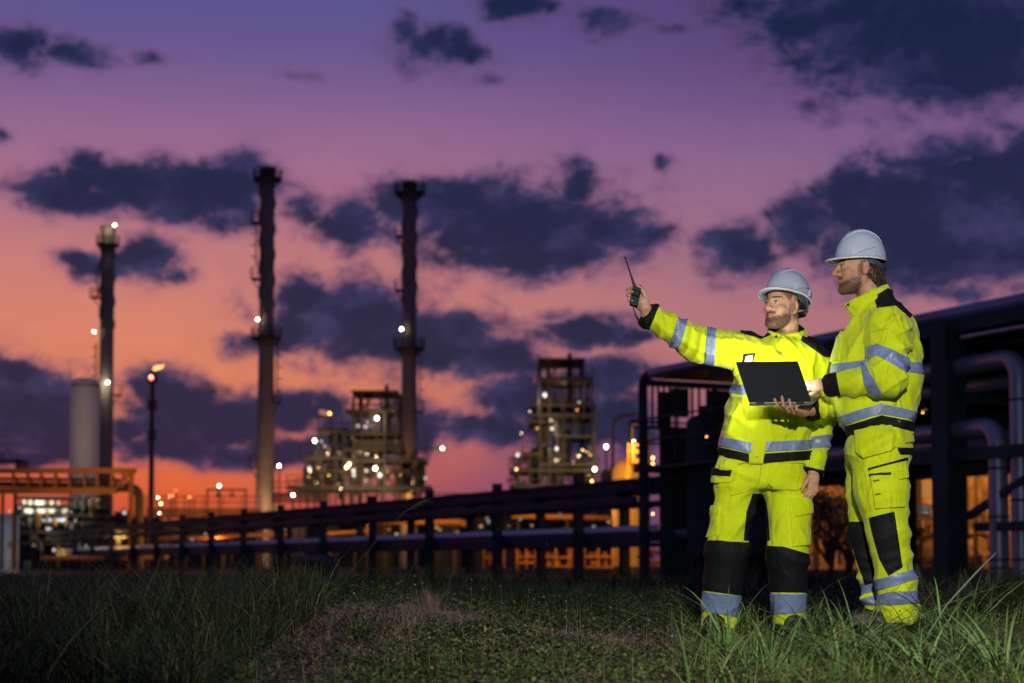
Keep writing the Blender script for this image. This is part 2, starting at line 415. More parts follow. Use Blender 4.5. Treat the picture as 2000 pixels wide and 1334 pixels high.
def patch(V, Q, N, polys, off, facing=None, keep=None, rim=.004, mode='px', dent=None):
    """piece of a garment: the faces of (V,Q) inside any of the convex polygons (pixels), lifted by off and given a rim.
    facing: only the side seen from the camera (+1) or the far one (-1); keep: bool per vertex"""
    pix = proj(V); cam_p = np.array([0, 0, ZC])
    VV = []; FF = []
    view = ((V-cam_p)*N).sum(1)
    vk = np.ones(len(V), bool)
    if facing: vk &= (view*facing < .02*np.linalg.norm(V-cam_p, axis=1))
    if keep is not None: vk &= keep
    for poly in polys:
        po = A(poly); lo, hi = po.min(0)-8, po.max(0)+8
        inb = ((pix >= lo) & (pix <= hi)).all(1) & vk
        fm = inb[Q].all(1)
        if not fm.any(): continue
        used = np.unique(Q[fm]); mp = -np.ones(len(V), int); mp[used] = np.arange(len(used))
        bm = bmesh.new(); lay = bm.verts.layers.float_vector.new('n')
        for v, nn in zip(V[used], N[used]):
            x = bm.verts.new(v); x[lay] = Vector(nn)
        bm.verts.ensure_lookup_table()
        for f in mp[Q[fm]]:
            try: bm.faces.new([bm.verts[i] for i in f])
            except ValueError: pass
        area = 0
        for i in range(len(po)): area += po[i][0]*po[(i+1) % len(po)][1]-po[(i+1) % len(po)][0]*po[i][1]
        sg = 1 if area > 0 else -1
        for i in range(len(po)):
            a = P(*po[i], 8); b = P(*po[(i+1) % len(po)], 8)
            n = (a-Vector(cam_p)).cross(b-Vector(cam_p)).normalized()*sg
            mid = po.mean(0); m = P(*mid, 8)
            if (m-Vector(cam_p)).dot(n) > 0: n = -n
            bmesh.ops.bisect_plane(bm, geom=bm.verts[:]+bm.edges[:]+bm.faces[:], dist=1e-6, plane_co=cam_p, plane_no=n, clear_outer=True)
        if not bm.faces: bm.free(); continue
        seen = set(); isl = []        # drop stray scraps of the cut
        for f0 in bm.faces:
            if f0 in seen: continue
            st_ = [f0]; seen.add(f0); comp = []
            while st_:
                f = st_.pop(); comp.append(f)
                for e in f.edges:
                    for g_ in e.link_faces:
                        if g_ not in seen: seen.add(g_); st_.append(g_)
            isl.append(comp)
        big = max(len(c_) for c_ in isl)
        bad = [f for c_ in isl if len(c_) < .35*big for f in c_]
        if bad: bmesh.ops.delete(bm, geom=bad, context='FACES')
        bmesh.ops.recalc_face_normals  # (kept order: faces follow the garment's own winding)
        bm.normal_update()
        for v in bm.verts:
            v.normal = v[lay] if v[lay].length > .5 else v.normal
        base = {v: v.normal.copy().normalized() for v in bm.verts}
        for v in bm.verts: v.co += base[v]*off
        be = [e for e in bm.edges if len(e.link_faces) == 1]
        if rim and be:
            r = bmesh.ops.extrude_edge_only(bm, edges=be)
            old = {}
            for g in r['geom']:
                if isinstance(g, bmesh.types.BMVert):
                    g.co -= Vector(g[lay]).normalized()*(off+rim) if g[lay].length > .5 else Vector((0, 0, 0))
        bm.verts.index_update(); n0 = len(VV)
        VV += [tuple(v.co) for v in bm.verts]; FF += [tuple(n0+v.index for v in f.verts) for f in bm.faces]
        bm.free()
    return VV, FF
# ================================================================ ground
def gz(x, y):
    "height of the ground: a low uneven bank in front, level yard beyond"
    h = .05*math.sin(x*.9+.6)*math.sin(y*.55)+.02*math.sin(x*2.3+y*1.1)
    k = min(1, max(0, (y-3)/2))*min(1, max(0, (34-y)/8))
    fall = -.10*max(0.0, min(1.0, (-x-1.0)/4))*max(0, min(1, (y-9)/10))
    fall -= .12*(lambda t: t*t*(3-2*t))(max(0.0, min(1.0, (8.2-y)/1.9)))
    fall += .09*math.exp(-((x+.55)/.8)**2-((y-8.8)/1.3)**2)+.05*math.exp(-((x+2.2)/1.0)**2-((y-11.0)/1.5)**2)
    return h*k*(1 if abs(x) < 30 else 0)+fall+(.03 if 0 else 0)
M_SOIL = mat('soil', (.026, .023, .015), rough=1.0, spec=.05, noise=(3, .4, 6), bump=(30, .6, .02))
M_YARD = mat('yard_ground', (.022, .020, .020), rough=1.0, spec=.05, noise=(.4, .3, 5))
xs = np.concatenate([np.linspace(-12, 14, 131)]); ys = np.linspace(2.0, 34, 161)
V = [(x, y, gz(x, y)) for y in ys for x in xs]; nx = len(xs)
F = [(j*nx+i, j*nx+i+1, (j+1)*nx+i+1, (j+1)*nx+i) for j in range(len(ys)-1) for i in range(nx-1)]
o = obj_from_arrays('bank', V, F, M_SOIL); tag(o, 'uneven grassy bank of dark soil the men stand on', 'ground', kind='structure')
V = []; F = []
for r_, z in ((0, -.16), (60, -.16), (400, -.16), (4000, -.16)):
    for k in range(48): V.append((r_*math.cos(2*math.pi*k/48), 30+r_*math.sin(2*math.pi*k/48), z))
for i in range(3):
    for k in range(48):
        a = i*48+k; b = i*48+(k+1) % 48; F.append((a, b, b+48, a+48))
o = obj_from_arrays('ground', V, F, M_YARD); tag(o, 'dark level ground of the works yard reaching to the horizon', 'ground', kind='structure')

# ================================================================ materials of the works
M_NAVY = mat('dark_blue_steel', (.024, .036, .052), rough=.75, spec=.15, noise=(1.5, .3, 5))
M_GREEN = mat('dark_green_steel', (.020, .040, .043), rough=.75, spec=.15, noise=(1.5, .3, 5))
M_LAG = mat('lagged_pipe', (.20, .22, .29), rough=.40, metal=.4, noise=(1.2, .25, 4))
M_GALV = mat('galvanised_sheet', (.30, .30, .34), rough=.35, metal=.6, noise=(1, .2, 4))
M_RUST = mat('brown_steel', (.062, .043, .028), rough=.7, noise=(.5, .4, 5))
M_DKBR = mat('dark_brown_steel', (.034, .024, .020), rough=.75, noise=(.4, .4, 5))
M_CONC = mat('chimney_paint', (.20, .15, .115), rough=.8, noise=(.15, .25, 5))
M_PALE = mat('pale_tank_paint', (.60, .50, .41), rough=.55, noise=(.2, .12, 5))
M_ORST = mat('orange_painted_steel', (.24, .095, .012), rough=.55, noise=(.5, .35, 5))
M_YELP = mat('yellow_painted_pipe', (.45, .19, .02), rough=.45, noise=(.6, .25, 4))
M_GREY = mat('grey_plant_steel', (.10, .090, .072), rough=.6, noise=(.5, .35, 5))
L_WHITE = lampmat('white_lamp', (1.0, .96, .66), 34); L_WARM = lampmat('warm_lamp', (1.0, .68, .28), 24)
L_SOD = lampmat('sodium_lamp', (1.0, .42, .06), 13); L_RED = lampmat('red_lamp', (1.0, .07, .04), 9)
L_DIM = lampmat('dim_lamp', (.75, .75, .55), .9); L_GREY = lampmat('dim_white_lamp', (.85, .9, 1.0), .95)

def bar(mb, x0, y0, x1, y1, Y, dep=.3):
    "box whose near face covers the pixel rectangle at distance Y"
    a = P(x0, y1, Y); b = P(x1, y0, Y)
    mb.box(((a.x+b.x)/2, Y+dep/2, (a.z+b.z)/2), (abs(b.x-a.x), dep, abs(b.z-a.z))); return mb
def pole(mb, x, y0, y1, Y, r): mb.tube([P(x, y1, Y), P(x, y0, Y)], r, 8); return mb
def bulb(parent, px, py, Y, m=None, r=.16, name='lamp'):
    r *= .52; q = P(px, py, Y); mb = MB(); mb.sphere(q, r, 10, 6); mb.lathe(q+Vector((0, 0, r*.6)), [(r*.75, 0), (r*.9, r*.2), (r*.3, r*.7), (0, r*.75)], 10)
    return mb.build(name, m or L_WHITE, parent)
def glow(px, py, Y, e, c=(1, .93, .7), r=.3):
    return lamp('POINT', 'plant_light', P(px, py, Y), e, c, shadow_soft_size=r)
def root_at(px, Y, name, label, cat, group=None, z=-.16):
    q = P(px, HORIZON, Y); q.z = z; return empty(name, q, label, cat, group)
def rail(mb, pts, h, r, n=1):
    "handrail: posts, top and mid rail along pts"
    for k in (1.0, .5): mb.tube([p+Vector((0, 0, h*k)) for p in pts], r, 5)
    for a, b in zip(pts[:-1], pts[1:]):
        m = max(1, int((b-a).length/1.6))
        for i in range(m+1): q = a+(b-a)*i/m; mb.tube([q, q+Vector((0, 0, h))], r, 5)

# ================================================================ the long low pipe trestle
CL = 76120.0
def line_pt(px, w=0.0, z=0.0):
    Y = CL/(px+600.0); X = (px-1000)/FPX*Y
    return Vector((X+.9015*w, Y+.4327*w, z))
T0 = line_pt(1252); DIR = Vector((-.4327, .9015, 0)); NRM = Vector((.9015, .4327, 0))
def along(s, w=0.0, z=0.0): return T0+DIR*s+NRM*w+Vector((0, 0, z))
tre = empty('pipe_trestle', T0+DIR*2+Vector((0, 0, -.16)), 'long low dark steel pipe trestle on rows of short posts running off to the left', 'pipe trestle')
SP = 4.94; s0 = (line_pt(1130)-T0).length
NP = 15; L = s0+SP*(NP-.6)
for w, sh, r0 in ((0, 0, 0), (1.55, .35, 0)):
    for i in range(NP):
        s = s0+sh+SP*i
        mb = MB(); c = along(s, w)
        for dx in (-.10, .10): mb.frame(c+DIR*dx+Vector((0, 0, 1.22)), DIR*.012, NRM*.11, Vector((0, 0, 1.38 if w == 0 else 1.25)))
        mb.frame(c+Vector((0, 0, 1.22)), DIR*.09, NRM*.012, Vector((0, 0, 1.37 if w == 0 else 1.24)))
        mb.build('post', M_NAVY, tre)
for w in (-.13, 1.70):
    mb = MB()
    for dz, hh in ((2.36, .02), (2.12, .02)): mb.frame(along(L/2, w, dz), DIR*L/2, NRM*.09, Vector((0, 0, hh)))
    mb.frame(along(L/2, w, 2.24), DIR*L/2, NRM*.015, Vector((0, 0, .11)))
    mb.build('top_beam', M_NAVY, tre)
    mb = MB(); mb.frame(along(L/2, w, 1.86), DIR*L/2, NRM*.05, Vector((0, 0, .085))); mb.build('middle_beam', M_NAVY, tre)
mb = MB()
for i in range(NP): 
    for z in (2.24, 1.86, .80): mb.frame(along(s0+SP*i+.17, .78, z), DIR*.06, NRM*.80, Vector((0, 0, .06)))
for w in (.2, .75, 1.3): mb.frame(along(L/2, w, .80), DIR*L/2, NRM*.05, Vector((0, 0, .05)))
mb.build('cross_beams', M_NAVY, tre)
mb = MB(); mb.frame(along(L/2-.2, .42, .99), DIR*(L/2+.2), NRM*.30, Vector((0, 0, .125))); mb.build('cable_duct', M_NAVY, tre)
sl = (NRM*.14+Vector((0, 0, .062)))        # added pale plate on the duct, slanted to show its sky-lit top
M_SKYPLATE = mat('pale_sheet', (.50, .49, .52), rough=.45, spec=.4, noise=(.9, .2, 5))
mb = MB(); mb.frame(along(L/2-.2, .24, 1.20), DIR*(L/2+.2), sl, NRM*-.004+Vector((0, 0, .005)))
for i in range(int(L/2.4)): mb.frame(along(i*2.4, .234, 1.208), DIR*.03, sl*1.02, NRM*-.006+Vector((0, 0, .009)))
mb.build('sky_lit_plate', M_SKYPLATE, tre)
for w, z, r in ((.95, 1.02, .13), (1.32, 1.06, .17)):
    mb = MB(); mb.tube([along(-1, w, z), along(L, w, z)], r, 12); mb.build('pipe', M_LAG, tre)
mb = MB(); mb.tube([along(-1, .55, 2.36), along(L, .55, 2.36)], .10, 10); mb.build('pipe', M_NAVY, tre)
for i, s in enumerate((20.6,)):     # pipes that drop from the trestle into the ground
    mb = MB(); mb.tube(pipe_path([along(s+3.6, -.55, .45), along(s, -.55, .45), along(s-.6, -.55, -.3)], .45), .20, 12); mb.build('drop_pipe', M_NAVY, tre)

# ================================================================ the tall pipe rack on the right
rk = empty('pipe_rack', line_pt(1500)+Vector((0, 0, -.16)), 'tall dark steel pipe rack with a long sloping looking roof edge behind the men', 'pipe rack')
def R_(Y, w=0.0, z=0.0): return line_pt(CL/Y-600, w, z)
def hcol(c, hw, z0, z1, name='column', m=None):
    mb = MB(); h = (z1-z0)/2; zc = Vector((0, 0, (z0+z1)/2))
    for k in (-hw, hw): mb.frame(c+NRM*k+zc, DIR*hw, NRM*.015, Vector((0, 0, h)))
    mb.frame(c+zc, DIR*.012, NRM*(hw-.016), Vector((0, 0, h*.999)))
    return mb.build(name, m or M_GREEN, rk)
WID = 3.4
for Y in (31.0, 26.0, 22.0):
    hcol(R_(Y), .215, -.16, 4.75); hcol(R_(Y, WID), .18, -.16, 4.75)
hcol(R_(36.0), .15, -.16, 4.75); hcol(R_(36.0, WID), .18, -.16, 4.75)
hcol(R_(41.0, .62), .10, -.16, 4.5); hcol(R_(41.0, 2.2), .25, -.16, 4.6); hcol(R_(41.0, WID), .15, -.16, 4.6)
mb = MB(); mb.tube(pipe_path([R_(41, 0, -.16), R_(41, 0, 4.86), R_(38, 0, 4.86)], .35), .115, 12); mb.build('column', M_NAVY, rk)
def hbeam(a, b, w, h, name, m=None):
    mb = MB(); mb.beam(a, b, w, h); return mb.build(name, m or M_GREEN, rk)
mb = MB(); mb.tube([R_(40.6, -.02, 4.86), R_(20, -.02, 4.86)], .13, 14); mb.build('roof_edge', mat('roof_edge_sky_blue', (.07, .12, .26), rough=.35, noise=(.7, .3, 4)), rk)  # blue sky light on the edge put into its base colour
mb = MB(); c = (R_(40.8, WID/2, 4.80)+R_(20, WID/2, 4.80))/2; hl_ = (R_(40.8)-R_(20)).length/2
mb.frame(c, DIR*hl_, NRM*WID/2, Vector((0, 0, .03))); mb.build('roof_deck', M_GREEN, rk)
for z in (4.62, 2.28): hbeam(R_(38.2, .0, z), R_(20, .0, z), .16, .22, 'long_beam')
for z in (4.62, 3.35, 2.28): hbeam(R_(40.8, WID, z), R_(20, WID, z), .16, .26, 'long_beam')
for Y in (36, 31, 26):
    for z in (4.5, 3.35, 2.1): hbeam(R_(Y, 0.2, z), R_(Y, WID-.2, z), .14, .18, 'cross_beam')
# services carried in the rack: many dark pipes and trays
for i, (w, z, r) in enumerate(((.45, 2.55, .16), (.9, 2.6, .20), (1.4, 2.52, .13), (1.9, 2.66, .24), (2.5, 2.58, .18), (3.0, 2.62, .2), (.8, 3.62, .14), (1.3, 3.66, .18), (2.0, 3.72, .22), (2.7, 3.64, .16), (3.1, 3.6, .14), (2.2, 4.3, .12), (2.8, 4.34, .14))):
    mb = MB(); mb.tube([R_(38.6, w, z), R_(20, w, z)], r, 10); mb.build('service_pipe', M_NAVY if i % 3 else M_LAG, rk)
mb = MB(); c = (R_(38.4, WID-.2, 3.05)+R_(20, WID-.2, 3.05))/2; hl2 = (R_(38.4)-R_(20)).length/2
mb.frame(c+Vector((0, 0, .52)), DIR*hl2, NRM*.02, Vector((0, 0, 1.17))); mb.build('cladding', M_GREEN, rk)
mb = MB(); mb.frame(R_(41.25, 2.2, 1.72), NRM*1.25, DIR*.02, Vector((0, 0, 1.88))); mb.build('end_screen', M_GREEN, rk)
mb = MB(); mb.tube([R_(30.6, -.05, 4.40), R_(20, -.05, 4.40)], .045, 8); mb.build('conduit', M_GALV, rk)
hbeam(R_(30.4, .02, .98), R_(26.5, .02, .98), .12, .16, 'sill_beam', M_NAVY)
hbeam(R_(30.6, .05, 1.18), R_(28.6, .05, 2.1), .10, .13, 'brace', M_NAVY); hbeam(R_(40.4, .7, .2), R_(37, .7, 2.0), .10, .10, 'brace')
# end bay with platform
for z, hh in ((3.62, .07), (2.62, .20)): hbeam(R_(41.1, -.15, z), R_(41.1, WID, z), .2, hh, 'deck_beam', M_DKBR)
mb = MB(); c = R_(39.6, 1.55, 2.62); mb.frame(c, DIR*1.7, NRM*1.6, Vector((0, 0, .03))); mb.build('platform_deck', M_DKBR, rk)
mb = MB(); rail(mb, [R_(41.25, -.2, 2.72), R_(41.25, 1.9, 2.72)], 1.05, .025); mb.build('handrail', M_DKBR, rk); mb = MB(); rail(mb, [R_(41.25, -.2, 2.72), R_(37.5, -.2, 2.72)], 1.05, .025); mb.build('handrail', M_DKBR, rk)
mb = MB()
for w in (.30, .46, .62, .78, 1.0, 1.42, 1.62, 1.86): mb.tube([R_(41.05, w, 3.66), R_(41.05, w, 4.72)], .035, 6)
hb = (4.7, 4.62); mb.beam(R_(41.05, .2, 4.70), R_(41.05, WID, 4.70), .1, .16); mb.beam(R_(41.05, .85, 4.25), R_(41.05, 1.3, 4.25), .1, .7)
mb.build('bar_screen', M_GREEN, rk)
for w, wd, hh in ((2.75, .9, .5), (2.6, .7, 1.0)): 
    mb = MB(); mb.frame(R_(41.0, w, 3.15 if hh < .9 else 1.35), DIR*.4, NRM*wd/2, Vector((0, 0, hh))); mb.build('switch_box', M_GREEN, rk)
for i, (w, Y, r, zt, m) in enumerate(((1.02, 40.0, .42, 3.86, M_NAVY), (2.18, 39.2, .75, 4.05, M_NAVY))):
    v = empty('process_vessel', R_(Y, w, -.16), ('slim' if i == 0 else 'wide')+' dark domed vessel standing inside the end bay of the pipe rack', 'vessel')
    mb = MB(); mb.lathe(R_(Y, w, 0), [(r, .5), (r, zt-r*.5), (r*.93, zt-r*.28), (r*.7, zt-r*.1), (r*.35, zt), (.08, zt+.02), (.08, zt+.22), (0, zt+.22)], 20); mb.build('shell', m, v)
    for k in range(4):
        th = k*math.pi/2+.4; mb = MB(); q = R_(Y, w, 0)+Vector((math.cos(th)*r*.8, math.sin(th)*r*.8, 0)); mb.tube([q+Vector((0, 0, -.16)), q+Vector((0, 0, .7))], .06, 8); mb.build('leg', M_DKBR, v)
for px, r, zt in ((1296, .13, 3.5), (1352, .09, 2.5), (1385, .11, 2.5)):
    q = line_pt(px, 0); q = R_(41.5, {1296: .36, 1352: 1.25, 1385: 1.75}[px], 0)
    v = empty('riser_pipe', q+Vector((0, 0, -.16)), {1296: 'pale lagged riser pipe by the left edge of the pipe rack', 1352: 'thin riser pipe under the rack platform, nearer the lagged one', 1385: 'thicker dark riser pipe under the rack platform'}[px], 'pipe')
    mb = MB(); mb.tube([q+Vector((0, 0, -.16)), q+Vector((0, 0, zt))], r, 12); mb.build('pipe_run', M_LAG if px == 1296 else M_NAVY, v)
    mb = MB()
    for z in (.5, 1.7): mb.lathe(q+Vector((0, 0, z)), [(r*1.02, -.03), (r*1.5, -.03), (r*1.5, .03), (r*1.02, .03)], 12)
    mb.build('flanges', M_NAVY, v)
for py, r in ((776, .05), (783, .05), (895, .07), (906, .06), (945, .045), (984, .07), (1004, .05)): bulb(rk, 1275, py, 44.0, L_SOD if py > 800 else L_WARM, r*.8)
for (px, py, c) in ((1380, 853, L_SOD), (1802, 806, L_SOD), (1830, 805, L_WARM), (1972, 820, L_SOD)): bulb(rk, px, py, 37.0 if px < 1500 else 35.6, c, .022)
# the two big lagged pipes that turn down to the ground
for (pyh, pxv, Yv, w, lab_) in ((697, 1996, 29.6, .50, 'big lagged pipe with an elbow turning down at the right edge, higher run'), (832, 1952, 30.0, .48, 'big lagged pipe with an elbow turning down beside the rack column, lower run')):
    q = P(pxv, 1100, Yv); zt = P(pxv, pyh, Yv).z; r = .175
    a = R_(34.0, w, zt)+NRM*.0
    top = Vector((q.x, q.y, zt)); v = empty('elbow_pipe', Vector((q.x, q.y, -.16)), lab_, 'pipe')
    pth = pipe_path([a, top, Vector((q.x, q.y, -.16))], .42); mb = MB(); mb.tube(pth, r, 20); mb.build('pipe_run', M_LAG, v)
    for z in (zt-.75, zt-1.6, zt-2.5, .4):
        if z > .2: mb = MB(); mb.lathe(Vector((q.x, q.y, z)), [(r*1.005, -.02), (r*1.03, -.02), (r*1.03, .02), (r*1.005, .02)], 20); mb.build('cladding_band', M_NAVY, v)
# ---- sodium-lit store behind the rack
st = root_at(1830, 47, 'store_building', 'orange lit store with timber coloured panels seen under the pipe rack', 'building')
M_PAN = mat('ochre_panel', (.40, .27, .12), rough=.7, noise=(2.6, .6, 6)); M_PAN2 = mat('tan_door', (.30, .20, .10), rough=.6, noise=(3, .5, 6))
mb = MB(); bar(mb, 1560, 880, 2120, 1112, 47.0, 4.0); mb.build('wall', M_PAN, st)
mb = MB(); bar(mb, 1545, 868, 2135, 880, 46.4, 5.0); mb.build('roof', M_DKBR, st)
for i, (a, b, c, d, m) in enumerate(((1786, 930, 1800, 1108, M_DKBR), (1834, 930, 1840, 1108, M_DKBR), (1796, 985, 1850, 992, M_DKBR), (1780, 1040, 1850, 1046, M_PAN2), (1800, 1058, 1832, 1108, M_PAN2), (1884, 936, 1890, 1108, M_DKBR), (1912, 936, 1917, 1108, M_PAN2), (1885, 1042, 1930, 1048, M_DKBR), (1700, 960, 1710, 1108, M_DKBR), (1590, 960, 1600, 1108, M_DKBR), (1520, 1000, 1530, 1108, M_DKBR))):
    mb = MB(); bar(mb, a, b, c, d, 46.9, .098); mb.build('wall_strut', m, st)
for i in range(40):
    x = 1775+i*4.6+rng.uniform(-1, 1); y0_ = rng.choice([925, 990, 1048]); mb = MB(); bar(mb, x, y0_, x+rng.uniform(.5, 1.6), y0_+rng.uniform(30, 62), 46.95, .048); mb.build('panel_batten', (M_PAN2, M_DKBR)[i % 2], st)
for i in range(14):
    x = rng.uniform(1780, 1925); y_ = rng.uniform(1000, 1095); mb = MB(); bar(mb, x, y_, x+rng.uniform(6, 22), y_+rng.uniform(3, 12), 46.4, .4); mb.build('stacked_board', (M_PAN, M_PAN2, M_DKBR)[i % 3], st)
mb = MB(); bar(mb, 1788, 942, 1830, 972, 46.93, .068); mb.build('window', mat('pale_glass', (.35, .36, .38), rough=.2), st)
mb = MB(); bar(mb, 1896, 950, 1906, 1030, 46.93, .068); mb.build('door', M_PAN2, st)
v = root_at(1806, 45.5, 'blue_drum', 'blue drum on a shelf against the orange lit store wall', 'drum', z=P(1806, 1010, 45.5).z)
mb = MB(); q = P(1806, 1010, 45.5); mb.lathe(q, [(0, 0), (.17, 0), (.17, .08), (.18, .09), (.17, .1), (.17, .2), (.18, .21), (.17, .22), (.17, .3), (0, .3)], 16); mb.build('barrel', mat('blue_plastic', (.01, .06, .35), rough=.4), v)
mb = MB(); mb.box(q+Vector((0, .3, -.03)), (.7, 1.2, .05)); mb.build('shelf', M_DKBR, v)
for px, e in ((1620, 190), (1835, 230), (2000, 170)): lamp('POINT', 'sodium_light', P(px, 935, 44.2), e, (1.0, .38, .035), shadow_soft_size=.25)
for px in (1640, 1905): 
    v = root_at(px, 44.6, 'floodlight', ('left' if px == 1640 else 'right')+' sodium floodlight on a short pole in front of the orange lit store', 'lamp', 'store floodlights')
    mb = MB(); pole(mb, px, 930, 1103, 44.6, .05); mb.build('pole', M_DKBR, v); bulb(v, px, 926, 44.5, L_SOD, .07)
# work yard lights and shelving seen under the low trestle
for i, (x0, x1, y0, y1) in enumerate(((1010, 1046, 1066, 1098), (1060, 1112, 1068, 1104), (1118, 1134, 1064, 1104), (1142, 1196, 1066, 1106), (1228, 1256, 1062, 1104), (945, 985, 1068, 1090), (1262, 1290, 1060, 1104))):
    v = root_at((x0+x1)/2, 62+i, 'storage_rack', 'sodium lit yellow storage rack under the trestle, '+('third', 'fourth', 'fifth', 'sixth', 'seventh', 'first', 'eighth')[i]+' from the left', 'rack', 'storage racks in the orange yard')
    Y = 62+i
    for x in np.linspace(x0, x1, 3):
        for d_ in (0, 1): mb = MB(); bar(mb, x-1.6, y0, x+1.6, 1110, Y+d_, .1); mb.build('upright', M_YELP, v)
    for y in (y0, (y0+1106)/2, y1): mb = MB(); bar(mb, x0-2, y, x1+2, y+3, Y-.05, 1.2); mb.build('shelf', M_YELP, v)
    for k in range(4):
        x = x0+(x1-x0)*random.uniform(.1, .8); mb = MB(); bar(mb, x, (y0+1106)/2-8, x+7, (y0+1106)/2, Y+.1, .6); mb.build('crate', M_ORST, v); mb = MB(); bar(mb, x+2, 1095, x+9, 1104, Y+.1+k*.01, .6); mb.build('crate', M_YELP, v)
for px, py, Y, e in ((1090, 1040, 60.5, 120), (1230, 1050, 61, 110), (960, 1045, 61, 50)): lamp('POINT', 'sodium_light', P(px, py, Y), e, (1.0, .42, .05), shadow_soft_size=.2)

# ================================================================ chimneys
def chimney(px, top, base, Y, wt, wb, label, plats, lamps, ladders, hel):
    v = root_at(px, Y, 'chimney', label, 'chimney', 'tall steel chimneys')
    k = Y/FPX; zt = P(px, top, Y).z; c = P(px, HORIZON, Y); c.z = 0; dx = (hel[2] if len(hel) > 2 else 0)
    rt, rb = wt/2*k, wb/2*k
    def rad(z): 
        t = max(0, min(1, z/zt)); return rb+(rt-rb)*min(1, t/.62) if t < .62 else rt
    mb = MB(); mb.lathe(c, [(rad(z), z) for z in np.linspace(-.16, zt-.4, 26)]+[(rt*1.12, zt-.4), (rt*1.12, zt), (rt*.8, zt), (rt*.8, zt-1.0)], 24); mb.build('shaft', M_CONC, v)
    z0, z1 = P(px, hel[1], Y).z, P(px, hel[0], Y).z      # helical wind strakes on the upper shaft
    for j in range(3):
        V = []; F = []; n = 120
        for i in range(n+1):
            t = i/n; z = z0+(z1-z0)*t; th = j*2.094+t*(z1-z0)/(rt*10.5)*2*math.pi; r = rad(z)
            for rr, dz in ((r*.98, .06), (r*1.19, .06), (r*1.19, -.06), (r*.98, -.06)): V.append(c+Vector((rr*math.cos(th), rr*math.sin(th), z+dz)))
        for i in range(n):
            for q in range(4): a = i*4+q; b = i*4+(q+1) % 4; F.append((a, b, b+4, a+4))
        mb = MB(); mb.add(V, F); mb.build('wind_strake', M_CONC, v)
    for (py, wl, wr) in plats:
        z = P(px, py, Y).z; r = rad(z); mb = MB()
        if wl > 0 and wr > 0:
            ro = r+max(wl, wr)*k; mb.lathe(c+Vector((0, 0, z)), [(r*.98, -.12), (ro, -.12), (ro, .12), (r*.98, .12)], 24)
            ring = [c+Vector((ro*math.cos(t), ro*math.sin(t), z+.1)) for t in np.linspace(0, 2*math.pi, 17)]; rail(mb, ring, 1.1, .045)
            for t in np.linspace(0, 2*math.pi, 9)[:-1]: mb.beam(c+Vector((r*math.cos(t), r*math.sin(t), z-.9)), c+Vector((ro*.95*math.cos(t), ro*.95*math.sin(t), z-.1)), .12)
        else:
            sx = -1 if wl else 1; wdt = (wl or wr)*k
            mb.box(c+Vector((sx*(r+wdt/2), -.2, z)), (wdt, 1.6, .18)); rail(mb, [c+Vector((sx*(r+wdt), -1.0, z)), c+Vector((sx*(r+wdt), .6, z))], 1.2, .045); rail(mb, [c+Vector((sx*r, -1.0, z)), c+Vector((sx*(r+wdt), -1.0, z))], 1.2, .045)
            mb.beam(c+Vector((sx*r, -.2, z-1.2)), c+Vector((sx*(r+wdt*.9), -.2, z)), .12)
        mb.build('platform', M_DKBR, v)
    for (sx, y0, y1) in ladders:
        za, zb = P(px, y1, Y).z, P(px, y0, Y).z; r = max(rad(za), rad(zb))+.35; mb = MB()
        for d in (-.25, .25): mb.tube([c+Vector((sx*r, d-.4, za)), c+Vector((sx*r, d-.4, zb))], .05, 5)
        for z in np.arange(za, zb, .45): mb.tube([c+Vector((sx*r, -.65, z)), c+Vector((sx*r, -.15, z))], .035, 4)
        for z in np.arange(za+1, zb, 1.3):
            mb.tube([c+Vector((sx*(r+.65*math.sin(t)), -.4-.38*math.cos(t), z)) for t in np.linspace(0, math.pi, 7)], .035, 4)
        mb.build('ladder', M_DKBR, v)
    for (lx, ly, m, r) in lamps: bulb(v, lx, ly, Y-rb-.4, m, r)
    return v
chimney(203, 443, 990, 227, 27, 33, 'leftmost steel chimney, shorter, with white lamps at its lit top', [(478, 9, 9), (582, 18, 0), (772, 0, 16)], [(224, 440, L_WHITE, .20), (184, 648, L_WHITE, .19), (191, 747, L_WHITE, .24), (210, 747, L_WHITE, .24)], [(-1, 670, 750), (-1, 520, 582)], (492, 640))
glow(214, 452, 225.0, 120, (1, .95, .75)); glow(200, 752, 224.5, 160, (1, .97, .85)); glow(190, 452, 225.2, 25)
chimney(517, 328, 990, 193, 29, 40, 'middle steel chimney, the tallest, standing clear of the other plant', [(351, 14, 14), (437, 15, 0), (546, 15, 0), (661, 15, 15), (787, 0, 12), (913, 12, 0)], [(503, 624, L_WHITE, .20)], [(-1, 446, 520), (1, 668, 780)], (360, 600))
chimney(798, 356, 990, 201, 28, 37, 'right steel chimney rising behind the plant tower with a lamp half way up', [(378, 16, 16), (463, 14, 0), (568, 14, 0), (681, 16, 16), (805, 0, 12)], [(784, 643, L_WHITE, .20)], [(1, 690, 800)], (386, 610))
lamp('POINT', 'sodium_light', P(793, 985, 197), 1800, (1, .5, .15), shadow_soft_size=.4); lamp('POINT', 'sodium_light', P(512, 1000, 188.0), 1500, (1, .6, .3), shadow_soft_size=.4)
